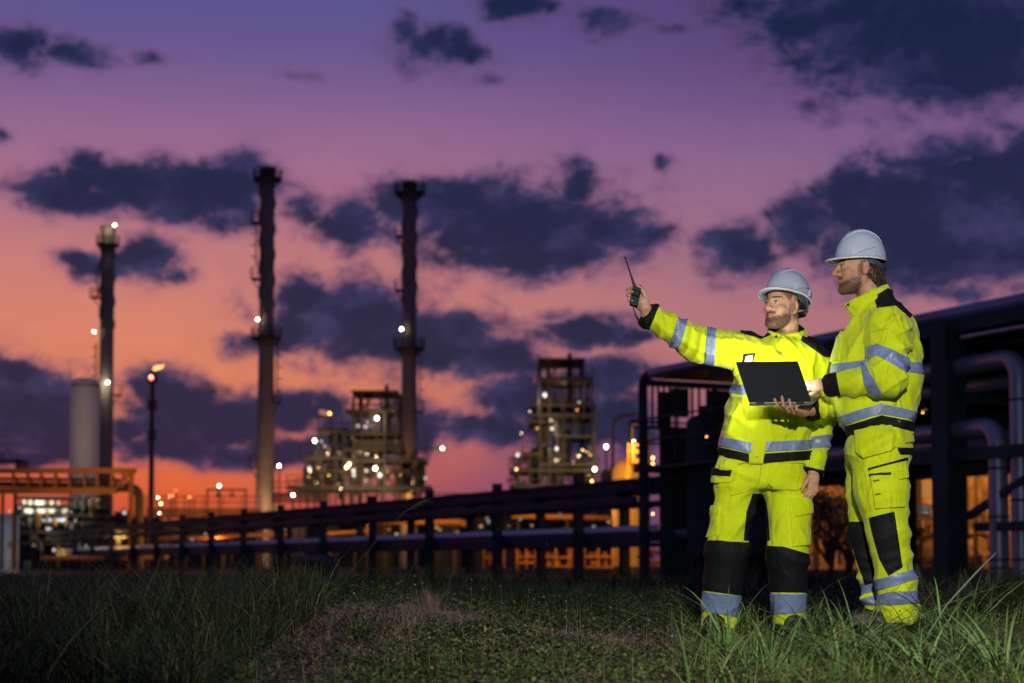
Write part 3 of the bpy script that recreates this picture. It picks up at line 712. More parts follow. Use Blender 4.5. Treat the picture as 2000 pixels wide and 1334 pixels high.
# pale storage silo in front of the left chimney
v = root_at(162, 120, 'silo', 'plain pale cylindrical silo in front of the leftmost chimney', 'silo')
c = P(162, HORIZON, 120); c.z = 0; zt = P(162, 739, 120).z; r = 28.5*120/FPX
mb = MB(); mb.lathe(c, [(r, -.16), (r, zt-.55), (r*.97, zt-.33), (r*.86, zt-.14), (r*.6, zt-.03), (0, zt)], 32); mb.build('shell', M_PALE, v)
mb = MB(); mb.lathe(c, [(r*1.005, zt-.62), (r*1.02, zt-.60), (r*1.02, zt-.52), (r*1.005, zt-.5)], 32); mb.build('top_ring', M_GREY, v)
glow(135, 880, 110, 520, (1, .80, .58)); glow(190, 985, 113, 120, (1, .6, .3))
# flare stack
v = root_at(294, 185, 'flare_stack', 'slim dark flare stack with a red lamp and a small burning flame', 'flare stack')
c = P(294, HORIZON, 185); c.z = 0; zt = P(294, 722, 185).z; k = 185/FPX
mb = MB(); mb.lathe(c, [(6*k, -.16), (5.5*k, zt*.5), (4.5*k, zt-1.2), (4.5*k, zt-.5), (6*k, zt-.4), (3*k, zt), (0, zt)], 14); mb.build('shaft', M_DKBR, v)
mb = MB()
for py in (748, 800, 860): z = P(294, py, 185).z; mb.lathe(c+Vector((0, 0, z)), [(5*k, 0), (9*k, 0), (9*k, .15), (5*k, .15)], 14); rail(mb, [c+Vector((9*k*math.cos(t), 9*k*math.sin(t), z)) for t in np.linspace(0, 2*math.pi, 9)], 1.0, .04)
mb.build('platform', M_DKBR, v); bulb(v, 295, 738, 184.3, L_RED, .42); bulb(v, 295.5, 736, 184.0, L_WARM, .10)
def flame(parent, px, py, Y, L, ang, r):
    q = P(px, py, Y); d = Vector((math.cos(ang), 0, math.sin(ang))); u = Vector((-d.z, 0, d.x))
    pts = [q+d*L*t+u*(.10*L*math.sin(t*7)*t) for t in np.linspace(0, 1, 9)]
    mb = MB(); mb.tube(pts, [r*x for x in (.35, .8, 1.0, .8, .95, .75, .5, .3, .05)], 8); return mb.build('flame', lampmat('flame', (1.0, .50, .07), 2.2), parent)
flame(v, 299, 722, 184.8, 1.35, .42, .24)

# ================================================================ process towers
def tower(name, label, Y, depth, cols, decks, rails, mt, vessels, pipes, lamps, extra=None, braces=()):
    "cols: (px, top, bottom, half width px); decks: (py, x0, x1, thickness px)"
    v = root_at((cols[0][0]+cols[-1][0])/2, Y, name, label, 'process plant')
    k = Y/FPX
    for (px, t, b, hw) in cols:
        for dy in (0, depth):
            mb = MB(); q0, q1 = P(px, b, Y), P(px, t, Y); mb.box(((q0.x), Y+dy, (q0.z+q1.z)/2), (2*hw*k, 2*hw*k, abs(q1.z-q0.z))); mb.build('column', mt, v)
    for (py, x0, x1, th) in decks:
        mb = MB(); bar(mb, x0, py, x1, py+th, Y-.25, depth+.5); mb.build('deck', mt, v)
    for (py, x0, x1) in rails:
        a, b = P(x0, py, Y-.2), P(x1, py, Y-.2)
        for o_ in (0, depth): mb = MB(); rail(mb, [a+Vector((0, o_, 0)), b+Vector((0, o_, 0))], 1.1, .05); mb.build('handrail', mt, v)
    for (px, t, b, r, m, dy) in vessels:
        mb = MB(); c = P(px, b, Y); c.y = Y+dy; h = P(px, t, Y).z-c.z; R0 = r*k
        mb.lathe(c, [(0, 0), (R0*.7, .05*h), (R0, .15*h), (R0, .85*h), (R0*.7, .96*h), (0, h)], 16); mb.build('vessel', m, v)
    for (pts, r, m, dy) in pipes:
        W = []
        for (a, b) in pts: q = P(a, b, Y); q.y = Y+dy; W.append(q)
        mb = MB(); mb.tube(pipe_path(W, r*k*2.2) if len(W) > 2 else W, r*k, 8); mb.build('pipe', m, v)
    for (a, b, c, d) in braces:
        mb = MB(); mb.beam(P(a, b, Y+.02), P(c, d, Y+.02), .18); mb.build('brace', mt, v)
    for (px, py, m, r) in lamps: bulb(v, px, py, Y-.9, m, r)
    return v
rr = random.Random(4)
def jumble(x0, x1, y0, y1, n, mats):
    "small pipes, drums and valves that fill a busy bay"
    vs, ps = [], []
    for _ in range(n):
        x = rr.uniform(x0, x1); y = rr.uniform(y0, y1); q = rr.random()
        if q < .35: vs.append((x, y-rr.uniform(6, 18), y+rr.uniform(4, 14), rr.uniform(2.5, 6), rr.choice(mats), rr.uniform(.3, 5)))
        elif q < .7: ps.append(([(x, y-rr.uniform(8, 26)), (x, y+rr.uniform(8, 26))], rr.uniform(.8, 1.8), rr.choice(mats), rr.uniform(.2, 5)))
        else: w = rr.uniform(8, 28); ps.append(([(x-w, y), (x+w*.5, y), (x+w*.5, y+rr.uniform(8, 20))], rr.uniform(.8, 1.7), rr.choice(mats), rr.uniform(.2, 5)))
    return vs, ps
MX = [M_GREY, M_GREY, M_RUST, M_DKBR, M_GALV]
v1, p1 = jumble(600, 690, 880, 960, 44, MX); v2, p2 = jumble(690, 775, 790, 850, 18, MX); v3, p3 = jumble(680, 815, 880, 960, 60, MX); v4, p4 = jumble(640, 690, 830, 890, 24, MX)
tower('process_tower', 'brown steel process tower with an open top frame, left of the right chimney', 184, 7,
    [(690, 762, 1010, 2.6), (706, 762, 1010, 2), (736, 800, 1010, 2), (772, 762, 1010, 2.6), (782, 870, 1010, 2), (672, 850, 1010, 2.2), (655, 835, 1010, 2), (600, 890, 1010, 2), (625, 885, 1010, 2), (812, 905, 1010, 2)],
    [(762, 686, 777, 4), (799, 675, 776, 6), (845, 668, 778, 5), (858, 690, 782, 16), (875, 672, 785, 6), (836, 622, 668, 9), (890, 590, 672, 8), (896, 672, 830, 7), (948, 560, 840, 7), (918, 600, 800, 4)],
    [(799, 675, 776), (845, 668, 778), (890, 590, 672), (948, 560, 690), (836, 622, 668), (896, 780, 830)], M_RUST,
    [(753, 746, 860, 5, M_DKBR, 1.5), (700, 808, 846, 5, M_GREY, 1), (716, 810, 846, 3, M_GALV, 1), (760, 808, 846, 4, M_GREY, 2), (645, 840, 890, 7, M_RUST, 2), (602, 905, 948, 15, M_GREY, 2), (640, 905, 950, 13, M_GREY, 3), (742, 905, 950, 10, M_GREY, 1), (790, 905, 960, 14, M_DKBR, 2), (818, 890, 950, 10, M_GREY, 3), (690, 910, 950, 8, M_GALV, 1)]+v1+v2+v3+v4,
    [([(620, 838), (620, 948)], 1.5, M_GREY, 1), ([(752, 806), (752, 990)], 2, M_GREY, -.4), ([(728, 812), (728, 845)], 2, M_GALV, .5), ([(700, 860), (700, 1000)], 1.6, M_RUST, -.4), ([(560, 955), (840, 955)], 2, M_GREY, -.3), ([(560, 962), (840, 962)], 1.4, M_RUST, -.3)]+p1+p2+p3+p4,
    [(736, 817, L_WHITE, .24), (614.5, 861, L_WHITE, .24), (677, 913, L_WARM, .20), (682, 907, L_WARM, .20), (733, 915, L_WHITE, .24), (628, 862, L_DIM, .18), (634, 871, L_DIM, .18), (831, 934, L_DIM, .26), (604, 916, L_GREY, .34), (691, 920, L_GREY, .3), (715, 920, L_DIM, .25), (715, 939, L_DIM, .18), (699, 832, L_GREY, .22), (713, 834, L_GREY, .22), (742, 929, L_GREY, .4), (691, 928, L_GREY, .25)],
    braces=[(710, 797, 735, 768), (735, 768, 772, 797)])
for a in ((735, 822, 182, 200), (612, 900, 181, 260), (680, 915, 181.5, 240), (735, 922, 181.5, 240), (650, 950, 181, 160), (760, 955, 181, 160), (705, 885, 187, 200), (640, 880, 186, 150), (730, 835, 186, 120)): glow(a[0], a[1], a[2], a[3]*.85, (1, .74, .40))
v1, p1 = jumble(1055, 1160, 880, 950, 46, MX); v2, p2 = jumble(1055, 1150, 770, 800, 10, MX); v3, p3 = jumble(1000, 1060, 890, 945, 24, MX); v4, p4 = jumble(1060, 1160, 810, 880, 18, MX)
tower('process_tower', 'brown steel process tower with many open decks, right of the chimneys', 178, 8,
    [(1055, 699, 1010, 2.6), (1073, 699, 1010, 2.2), (1140, 701, 1010, 2.4), (1157, 738, 1010, 2), (1163, 791, 1010, 2), (1100, 760, 1010, 2), (1140, 820, 1010, 2.4), (1090, 810, 1010, 2), (1012, 912, 1010, 2), (1035, 885, 1010, 2), (1122, 740, 830, 2)],
    [(699, 1051, 1144, 4), (736, 1050, 1158, 7), (789, 1040, 1166, 4), (808, 1040, 1165, 6), (820, 1032, 1066, 5), (850, 1095, 1165, 4), (884, 1020, 1060, 6), (905, 1060, 1168, 5), (915, 995, 1170, 7), (945, 995, 1215, 8)],
    [(736, 1050, 1158), (789, 1040, 1166), (850, 1095, 1165), (915, 995, 1170), (884, 1020, 1060), (945, 1170, 1215)], M_RUST,
    [(1114, 682, 800, 5.5, M_DKBR, 2), (1064, 770, 789, 8, M_GREY, 1), (1144, 760, 786, 5, M_GALV, 1), (1105, 775, 789, 8, M_GREY, 2), (1066, 812, 905, 9, M_DKBR, 2), (1108, 830, 905, 11, M_RUST, 3), (1045, 870, 945, 10, M_RUST, 3), (1078, 880, 945, 8, M_GREY, 1), (1150, 912, 950, 8, M_GREY, 1), (1185, 915, 950, 10, M_RUST, 2), (1200, 905, 950, 7, M_GREY, 2)]+v1+v2+v3+v4,
    [([(1052, 740), (1052, 815)], 2, M_GALV, -.3), ([(1141, 745), (1141, 785)], 1.6, M_GALV, -.3), ([(1163, 800), (1163, 910)], 1.6, M_GREY, -.3), ([(1084, 820), (1084, 850), (1110, 850)], 2, M_GALV, 0), ([(995, 952), (1215, 952)], 2, M_GREY, -.3)]+p1+p2+p3+p4,
    [(1064, 772, L_GREY, .40), (1076, 821, L_DIM, .24), (1131, 786, L_DIM, .2), (1087, 877, L_GREY, .30), (1011, 889, L_GREY, .35), (1078, 838, L_DIM, .3), (1130, 891, L_WARM, .10), (1161.5, 917, L_WHITE, .23), (1044, 746, L_RED, .05), (1086, 900, L_DIM, .25)],
    braces=[(1075, 735, 1095, 702), (1140, 735, 1122, 702)])
for a in ((1064, 780, 176, 130), (1080, 830, 175.5, 150), (1088, 880, 175.5, 220), (1012, 895, 175, 120), (1140, 860, 175.5, 140), (1150, 920, 175, 200), (1060, 930, 175, 160), (1105, 890, 181, 200), (1110, 770, 181, 90)): glow(a[0], a[1], a[2], a[3]*.75, (1, .74, .38))
for (x0, x1, y0, y1, Y, n) in ((600, 815, 880, 960, 183, 16), (680, 780, 790, 870, 183, 6), (1000, 1165, 800, 950, 177, 14)):
    pv = [o for o in sc.objects if o.name.startswith('process_tower')][0 if x0 < 900 else 1]
    for _ in range(n): bulb(pv, rr.uniform(x0, x1), rr.uniform(y0, y1), Y-.5, rr.choice([L_WARM, L_WARM, L_SOD, L_DIM]), rr.uniform(.04, .09))
# orange tail light and lamp standing off the tower
v = root_at(650, 178, 'signal_mast', 'thin mast with an orange lamp in front of the dark cloud', 'mast'); mb = MB(); pole(mb, 646, 808, 1010, 178, .07); mb.build('pole', M_DKBR, v); bulb(v, 644, 808, 177.5, L_SOD, .2)
mb = MB(); mb.tube([P(624, 804, 177.6), P(640, 807, 177.6)], .22, 8); mb.build('beacon_arm', lampmat('dim_orange', (1, .22, .03), .45), v)

# ================================================================ lamp posts
def street_lamp(px, py, Y, arm, label, m=None, r=.2, base=1010, group='lamp posts of the plant'):
    v = root_at(px+arm, Y, 'lamp_post', label, 'lamp post', group); mb = MB()
    a = P(px+arm, base, Y); b = P(px+arm, py+6 if arm else py, Y); e = P(px, py, Y)
    mb.tube(pipe_path([a, Vector((b.x, Y, e.z-.2)), e], .8) if arm else [a, e], .09, 8); mb.build('pole', M_GREY, v)
    bulb(v, px, py, Y-.1, m or L_WHITE, r); return v
street_lamp(864, 876, 190, -58, 'lamp post with a long arm, its white lamp right of the right chimney')
street_lamp(1184, 873, 150, 0, 'tall post with a bright white lamp right of the decked tower', r=.20)
street_lamp(545, 910, 185, 0, 'post with a white lamp just right of the middle chimney')
street_lamp(572, 967, 160, 0, 'low post with a warm white lamp right of the middle chimney foot', r=.18)
street_lamp(428, 949, 170, 0, 'post with a white lamp above the small portal frame', r=.18)
v = root_at(1197, 68, 'lamp_post', 'unlit dark lamp post with a bent arm left of the pipe rack', 'lamp post', 'lamp posts of the plant')
mb = MB(); mb.tube(pipe_path([P(1196, 1060, 68), P(1197, 815, 68), P(1242, 808, 68)], .5), .06, 8); mb.build('pole', M_DKBR, v); mb = MB(); mb.beam(P(1242, 808, 68), P(1256, 806, 68), .16, .09); mb.build('lamp_head', M_GREY, v)
for i, (px, py, m, lab_) in enumerate(((299, 968, L_DIM, 'dim'), (308, 971, L_WHITE, 'bright white'), (314, 984, L_WARM, 'warm'), (332, 970, L_WARM, 'warm double'), (337, 969, L_SOD, 'orange'), (343, 958, L_RED, 'reddish'), (370, 971, L_SOD, 'orange'), (379, 970, L_RED, 'red'), (312, 1003, L_WHITE, 'lowest white'), (322, 1006, L_DIM, 'faint'))):
    street_lamp(px, py, 205+i*3, 0, lab_+' yard lamp right of the flare stack, number '+('one', 'two', 'three', 'four', 'five', 'six', 'seven', 'eight', 'nine', 'ten')[i]+' from the left', m, .17, group='distant yard lamps')
# ================================================================ orange pressure vessel and its gantry, left of the tall rack
v = root_at(1230, 66, 'pressure_vessel', 'domed vessel lit bright orange beside the tall pipe rack', 'vessel')
c = P(1227, HORIZON, 66); c.z = 0; r = 30*66/FPX; zt = P(1227, 893, 66).z
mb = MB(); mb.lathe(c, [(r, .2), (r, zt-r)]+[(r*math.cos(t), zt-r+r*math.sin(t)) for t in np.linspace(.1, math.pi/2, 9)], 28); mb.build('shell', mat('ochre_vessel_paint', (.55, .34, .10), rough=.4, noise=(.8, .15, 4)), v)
mb = MB(); mb.lathe(c, [(r*1.05, -.16), (r*1.05, .2), (r, .22)], 28); mb.build('plinth', M_DKBR, v)
g = root_at(1240, 65, 'gantry', 'yellow lamp gantry above the orange vessel', 'gantry')
mb = MB()
for px in (1228, 1256): pole(mb, px, 866, 1100, 64.2, .05)
for py in (868, 882, 900): mb.beam(P(1226, py, 64.2), P(1258, py, 64.2), .08, .12)
bar(mb, 1231, 870, 1240, 896, 64.3, .3); bar(mb, 1248, 868, 1256, 880, 64.3, .3); mb.build('frame', M_YELP, g)
mb = MB(); mb.tube(pipe_path([P(1232, 866, 64.3), P(1235, 830, 64.3), P(1262, 828, 64.3)], .12), .06, 8); mb.build('vent_pipe', M_DKBR, g)
bulb(g, 1238, 864, 64.0, L_WHITE, .09); bulb(g, 1251, 906, 64.0, L_SOD, .07)
lamp('POINT', 'sodium_light', P(1236, 872, 63.4), 200, (1.0, .50, .06), shadow_soft_size=.15); lamp('POINT', 'sodium_light', P(1212, 925, 63.0), 260, (1.0, .50, .06), shadow_soft_size=.3); lamp('POINT', 'sodium_light', P(1222, 1000, 61), 130, (1.0, .42, .05), shadow_soft_size=.2)  # middle lamp is added, without a fitting, to brighten the vessel's front
for py in (940, 955): bulb(g, 1156, py, 64, L_SOD, .06)
# ================================================================ yellow pipes behind the trestle
for i, (pts, Y, r, lab_) in enumerate((([(300, 1052), (470, 1046), (560, 1043)], 88, 4, 'long thin yellow pipe low behind the far end of the trestle'), ([(80, 1092), (220, 1090), (330, 1088)], 96, 5, 'orange pipe near the ground behind the far end of the trestle'), ([(330, 1076), (450, 1074), (540, 1072)], 86, 5, 'orange lit pipe near the ground in the middle of the trestle'), ([(700, 1015), (720, 1015), (720, 1045)], 78, 4, 'short yellow pipe bend behind the trestle'), ([(735, 1018), (905, 1019), (920, 1030), (920, 1060)], 74, 6.5, 'thick yellow pipe with an elbow behind the trestle'), ([(640, 1042), (700, 1038), (730, 1036)], 80, 3.5, 'thin yellow pipe low behind the trestle'), ([(1000, 1008), (1120, 1010), (1200, 1012)], 72, 5, 'long orange pipe right of the yellow elbow'))):
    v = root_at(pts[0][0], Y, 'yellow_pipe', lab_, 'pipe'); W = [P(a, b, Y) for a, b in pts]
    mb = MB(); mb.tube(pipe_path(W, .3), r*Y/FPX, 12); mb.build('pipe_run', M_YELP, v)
    for t in (.1, .9): mb = MB(); q = W[0]+(W[1]-W[0])*t; mb.beam(Vector((q.x, q.y, -.16)), q-Vector((0, 0, .05)), .12); mb.build('pipe_support', M_DKBR, v)
for px, py, Y, e in ((800, 1000, 71, 260), (660, 1020, 76, 220), (1080, 990, 69, 220), (880, 1050, 70, 160), (500, 1040, 84, 260), (350, 1045, 92, 260), (230, 1050, 98, 200), (600, 1060, 78, 160), (420, 1065, 88, 160)): lamp('POINT', 'sodium_light', P(px, py, Y), e, (1.0, .45, .06), shadow_soft_size=.2)
# ================================================================ the orange pipe bridge at left
v = root_at(130, 92, 'pipe_bridge', 'orange steel pipe bridge on portal legs at the left edge', 'pipe bridge')
Y = 92.0
mb = MB(); bar(mb, -60, 914, 263, 924, Y, .5); bar(mb, -60, 914, 263, 924, Y+2.4, .4); mb.build('top_beam', M_ORST, v)
mb = MB(); bar(mb, -60, 952, 225, 964, Y, .5); bar(mb, -60, 952, 225, 964, Y+2.4, .4); mb.build('bottom_beam', M_ORST, v)
mb = MB()
for x in (26, 54, 80, 108, 135, 165, 190, 218, 240):
    mb = MB(); mb.beam(P(x, 924, Y+.2), P(x, 953, Y+.2), .12); mb.build('upright', M_ORST, v); mb = MB(); mb.beam(P(x, 924, Y+2.6), P(x+14, 953, Y+2.6), .10); mb.build('lattice_bar', M_ORST, v)
mb = MB(); mb.beam(P(222, 960, Y+.2), P(252, 924, Y+.2), .14); mb.build('brace', M_ORST, v)
for (x0, x1, y0) in ((249, 259, 918), (24, 30, 964), (0, 5, 964)):
    mb = MB(); bar(mb, x0, y0, x1, 1112, Y+.1, .35); mb.build('leg', M_ORST if x0 > 100 else M_DKBR, v)
mb = MB(); mb.tube(pipe_path([P(215, 953, Y+1), P(272, 952, Y+1), P(273, 1112, Y+1)], .6), 9*Y/FPX, 14); mb.build('pipe', M_RUST, v)
for py, r in ((934, 3.5), (942, 3), (947, 3.5)): mb = MB(); mb.tube([P(-60, py, Y+1.4), P(240, py+4, Y+1.4)], r*Y/FPX, 10); mb.build('pipe', M_RUST, v)
mb = MB(); bar(mb, -60, 897, 41, 902, Y+.6, 1.5); bar(mb, 30, 897, 41, 914, Y+.6, 1.5); pole(mb, 5, 882, 898, Y+1, .05); mb.build('top_walkway', M_DKBR, v)
for px, py, dy, e in ((60, 895, -3, 90), (180, 900, -3, 90), (245, 985, -2.5, 80), (130, 975, -2.6, 60)): lamp('POINT', 'sodium_light', P(px, py, Y+dy), e, (1.0, .45, .08), shadow_soft_size=.3)
# ================================================================ white-lit process hall at left
v = root_at(85, 112, 'process_hall', 'open process hall with rows of greenish white lit floors at far left', 'process plant')
Y = 112.0; LITW = lampmat('lit_strip', (.95, 1.0, .72), 1.3); LITB = lampmat('lit_strip_blue', (.75, .85, 1.0), 1.3)
mb = MB(); bar(mb, 28, 985, 215, 1112, Y+4.2, .2); mb.build('back_wall', M_DKBR, v)
for py in (972, 990, 1007, 1022, 1040, 1062): mb = MB(); bar(mb, 30, py-3, 185, py+2, Y-.3, 4); mb.build('floor_slab', M_DKBR, v)
for x in (36, 62, 88, 110, 132, 150, 172, 184): mb = MB(); bar(mb, x-1.2, 972, x+1.2, 1112, Y-.2, .3); mb.build('column', M_DKBR, v)
for (x0, y0, x1, y1, m) in ((44, 977, 122, 986, LITW), (48, 993, 132, 1003, LITW), (75, 1012, 134, 1019, LITB), (88, 1030, 100, 1036, LITB), (150, 1004, 160, 1010, LITW), (96, 1070, 118, 1078, LITB)):
    n = int((x1-x0)/6)
    for i in range(n):
        if rr.random() < .88: mb = MB(); bar(mb, x0+i*6+rr.uniform(0, 1.5), y0+rr.uniform(0, 2), x0+i*6+rr.uniform(3.5, 5.6), y1-rr.uniform(0, 2), Y+1.2, .2); mb.build('lit_panel', m, v)
vs, ps = jumble(36, 180, 985, 1080, 30, [M_GREY, M_DKBR, M_RUST, M_ORST])
for (px, t, b, r, m, dy) in vs:
    mb = MB(); c = P(px, b, Y-1-dy*.2); h = P(px, t, Y).z-c.z; R0 = r*Y/FPX; mb.lathe(c, [(0, 0), (R0, .1*h), (R0, .9*h), (0, h)], 10); mb.build('vessel', m, v)
for (pts, r, m, dy) in ps: mb = MB(); mb.tube([P(a, b, Y-.6-dy*.2) for a, b in pts], r*Y/FPX*1.3, 8); mb.build('pipe', m, v)
for (px, py, m, r) in ((147, 1017, L_DIM, .13), (139, 1000, L_GREY, .11), (243, 1002, L_GREY, .22), (19, 998, L_GREY, .12), (38, 992, L_GREY, .14), (105, 1075, L_GREY, .16), (114, 1074, L_GREY, .12), (168, 1067, L_DIM, .12), (291, 1068, L_DIM, .10), (364, 1060, L_DIM, .10), (390, 1062, L_GREY, .13), (378, 1062, L_DIM, .10), (311, 1067, L_DIM, .1), (66, 1065, L_DIM, .1)): bulb(v, px, py, 108, m, r*.8)
for a in ((80, 985, 110, 60), (120, 1010, 110, 60), (60, 1040, 109, 40)): glow(*a, (.9, 1, .75))
lamp('POINT', 'sodium_light', P(110, 1080, 106), 60, (1, .45, .06), shadow_soft_size=.2); lamp('POINT', 'sodium_light', P(180, 1050, 106), 60, (1, .45, .06), shadow_soft_size=.2)
v = root_at(14, 100, 'storage_tank', 'pale blue grey storage tank cut by the left edge of the picture', 'tank')
c = P(10, HORIZON, 100); c.z = 0; zt = P(10, 1008, 100).z; r = 25*100/FPX
mb = MB(); mb.lathe(c, [(r, -.16), (r, zt), (r*.5, zt+.12), (0, zt+.15)], 28); mb.build('shell', mat('pale_blue_paint', (.45, .52, .56), rough=.5, noise=(.4, .12, 4)), v)
mb = MB(); mb.tube([P(24, 1000, 98.9), P(24, 1110, 98.9)], .05, 6); mb.lathe(P(20, 1066, 99.0), [(0, 0), (.12, .02), (.14, .1), (.05, .3), (0, .3)], 10); mb.build('valve_pipe', M_YELP, v)
for px in (4, 32):
    mb = MB(); pole(mb, px, 965, 1010, 99, .045); mb.build('vent_pole', M_GALV, v)
glow(18, 1040, 96.5, 45, (.85, 1, .95))
v = root_at(53, 84, 'green_container', 'small green container standing low at far left', 'container')
c = P(53, HORIZON, 84); c.z = -.16; mb = MB(); mb.lathe(c, [(.10, 0), (.14, .02), (.14, .50), (.11, .58), (.06, .62), (0, .62)], 16); mb.build('drum', mat('green_plastic', (.02, .30, .14), rough=.4), v); mb = MB(); mb.lathe(c+Vector((0, 0, .62)), [(.06, 0), (.06, .06), (0, .06)], 12); mb.build('cap', M_DKBR, v); glow(50, 1120, 82.6, 8, (.8, 1, .9), .1)
v = root_at(16, 90, 'low_barrier', 'low white barrier blocks on the yard road at far left', 'barrier')
for i, (x0, x1) in enumerate(((-8, 4), (6, 17), (20, 33))): mb = MB(); bar(mb, x0, 1118-i, x1, 1130-i, 90, .4); mb.build('barrier_block', mat('white_block', (.6, .62, .6), rough=.6) if i == 0 else bpy.data.materials['white_block'], v)
glow(14, 1105, 88, 14, (.95, 1, .85), .15)
# ================================================================ far low works along the horizon
specs = [(285, 510, 992, 'long orange lit pipe run on trestles left of the middle chimney', 150, M_ORST), (530, 640, 962, 'grey pipe run right of the middle chimney foot', 165, M_GREY), (835, 1000, 985, 'low dark pipe run between the two process towers', 160, M_DKBR)]
for (x0, x1, py, lab_, Y, m) in specs:
    v = root_at((x0+x1)/2, Y, 'pipe_run', lab_, 'pipe run')
    mb = MB(); bar(mb, x0, py, x1, py+5, Y, .6); mb.build('beam', m, v)
    mb = MB(); rail(mb, [P(x0, py, Y), P(x1, py, Y)], 1.0, .05); mb.build('handrail', m, v)
    for k, dz in enumerate((3, 8, 13)): mb = MB(); mb.tube([P(x0, py+5+dz, Y+.8), P(x1, py+5+dz, Y+.8)], 1.8*Y/FPX, 8); mb.build('pipe', (m, M_GREY, M_RUST)[k], v)
    for x in np.linspace(x0+4, x1-4, max(3, int((x1-x0)/32))): mb = MB(); bar(mb, x-1.5, py+5, x+1.5, 1108, Y+.1, .3); mb.build('leg', m, v)
for px, py, Y, e in ((340, 980, 145, 330), (450, 980, 145, 330), (580, 945, 162, 100), (650, 985, 158, 100)): lamp('POINT', 'sodium_light', P(px, py, Y), e, (1.0, .5, .12), shadow_soft_size=.3)
v = root_at(442, 160, 'portal_frame', 'small dark portal frame on the horizon left of the middle chimney', 'frame')
mb = MB(); bar(mb, 403, 955, 481, 958, 160, .3); bar(mb, 403, 955, 406, 1005, 160.02, .26); bar(mb, 478, 955, 481, 1005, 160.02, .26); bar(mb, 425, 958, 427, 970, 160.02, .2); bar(mb, 452, 958, 454, 970, 160.02, .2); mb.build('frame', M_DKBR, v)
for x in (421, 447): mb = MB(); bar(mb, x, 966, x+11, 970, 159.8, .5); mb.build('insulator', M_DKBR, v)
def works(x0, x1, top, Y, n, label):
    v = root_at((x0+x1)/2, Y, 'works_building', label, 'works building'); mb = MB(); xs_ = np.linspace(x0, x1, n+1)
    for a, b in zip(xs_[:-1], xs_[1:]): bar(mb, a+.3, top+rr.uniform(-6, 10), b, 1112, Y+rr.uniform(0, 2), 5)
    mb.build('wall', M_DKBR, v)
    for _ in range(n):
        x = rr.uniform(x0, x1); mb = MB(); pole(mb, x, top-rr.uniform(2, 14), top+12, Y-.3, .12); mb.build('vent_pole', M_GREY, v)
    for _ in range(n):
        x = rr.uniform(x0, x1-4); y = rr.uniform(top+14, 1070); mb = MB(); bar(mb, x, y, x+rr.uniform(2, 5), y+rr.uniform(2, 5), Y-.4, .3); mb.build('lit_window', rr.choice([L_DIM, L_GREY, lampmat('lit_window', (1, .55, .2), .8)]), v)
works(200, 300, 1004, 170, 9, 'low dark works building behind the orange bridge legs')
works(300, 500, 1020, 172, 14, 'long low works building under the orange pipe run')
works(520, 700, 1000, 192, 14, 'low works building at the foot of the left process tower')
works(700, 1000, 992, 205, 18, 'low works buildings between the two process towers')
works(1000, 1260, 975, 196, 16, 'low works building at the foot of the decked tower')
# trees beyond the rack, seen as dark foliage against the orange light
def leafy(px, Y, h, rad, label, n, seed, m, bare=.25):
    r = np.random.default_rng(seed); c = P(px, HORIZON, Y); c.z = -.16; v = empty('tree', c, label, 'tree', 'trees by the store')
    mb = MB(); tips = []
    for i in range(9):
        a = r.uniform(0, 6.28); t = c+Vector((math.cos(a)*rad*r.uniform(.2, .8), math.sin(a)*rad*r.uniform(.2, .8), h*r.uniform(.45, .95))); k = c+Vector((0, 0, h*r.uniform(.15, .4)))
        mb.tube([c if i == 0 else k, (k+t)/2+Vector((r.normal()*.1, r.normal()*.1, .1)), t], [.06, .035, .012], 6); tips.append(t)
    mb.tube([c, c+Vector((.05, 0, h*.5))], [.09, .05], 8); mb.build('trunk', M_DKBR, v)
    V = []; F = []
    for i in range(n):
        t = tips[r.integers(len(tips))]+Vector(r.normal(size=3)*rad*.22); s = r.uniform(.03, .075); a = Vector(r.normal(size=3)).normalized(); b = a.orthogonal().normalized(); k = len(V)
        V += [t-a*s, t+b*s*.45, t+a*s, t-b*s*.45]; F.append((k, k+1, k+2, k+3))
    obj_from_arrays('crown', V, F, m, v, smooth=False)
M_LEAF = mat('tree_leaf', (.06, .06, .02), rough=.6)
leafy(1622, 41, 2.3, 1.0, 'leafy young tree backlit orange between the two men', 2300, 3, M_LEAF); leafy(1655, 42.5, 2.0, .9, 'shorter leafy tree by the taller man, backlit orange', 1900, 4, M_LEAF); leafy(1490, 42, 1.7, .6, 'small tree seen between the legs of the pointing man', 900, 6, M_LEAF)
# ================================================================ vegetation on the bank
def gmat(name, rough=.55, trl=.25):
    m = bpy.data.materials.new(name); m.use_nodes = True; nt = m.node_tree; b = nt.nodes['Principled BSDF']
    a = nt.nodes.new('ShaderNodeAttribute'); a.attribute_name = 'Col'; nt.links.new(a.outputs['Color'], b.inputs['Base Color'])
    b.inputs['Roughness'].default_value = rough; b.inputs['Specular IOR Level'].default_value = .12
    return m
M_BLADE = gmat('grass_blade'); M_DRY = gmat('dry_stem', .8); M_WEED = gmat('weed_leaf', .5)
G = np.random.default_rng(11)
GZ = np.vectorize(gz)
def area(n, pl, pr, y0, y1, pw=1.6):
    "n ground points between photo columns pl..pr and distances y0..y1, thinner far away"
    t = G.random(n)**1.0; Y = (y0**(1-pw)+t*(y1**(1-pw)-y0**(1-pw)))**(1/(1-pw)) if pw != 1 else y0*(y1/y0)**t
    px = G.uniform(pl, pr, n); X = (px-1000)/FPX*Y
    return X, Y
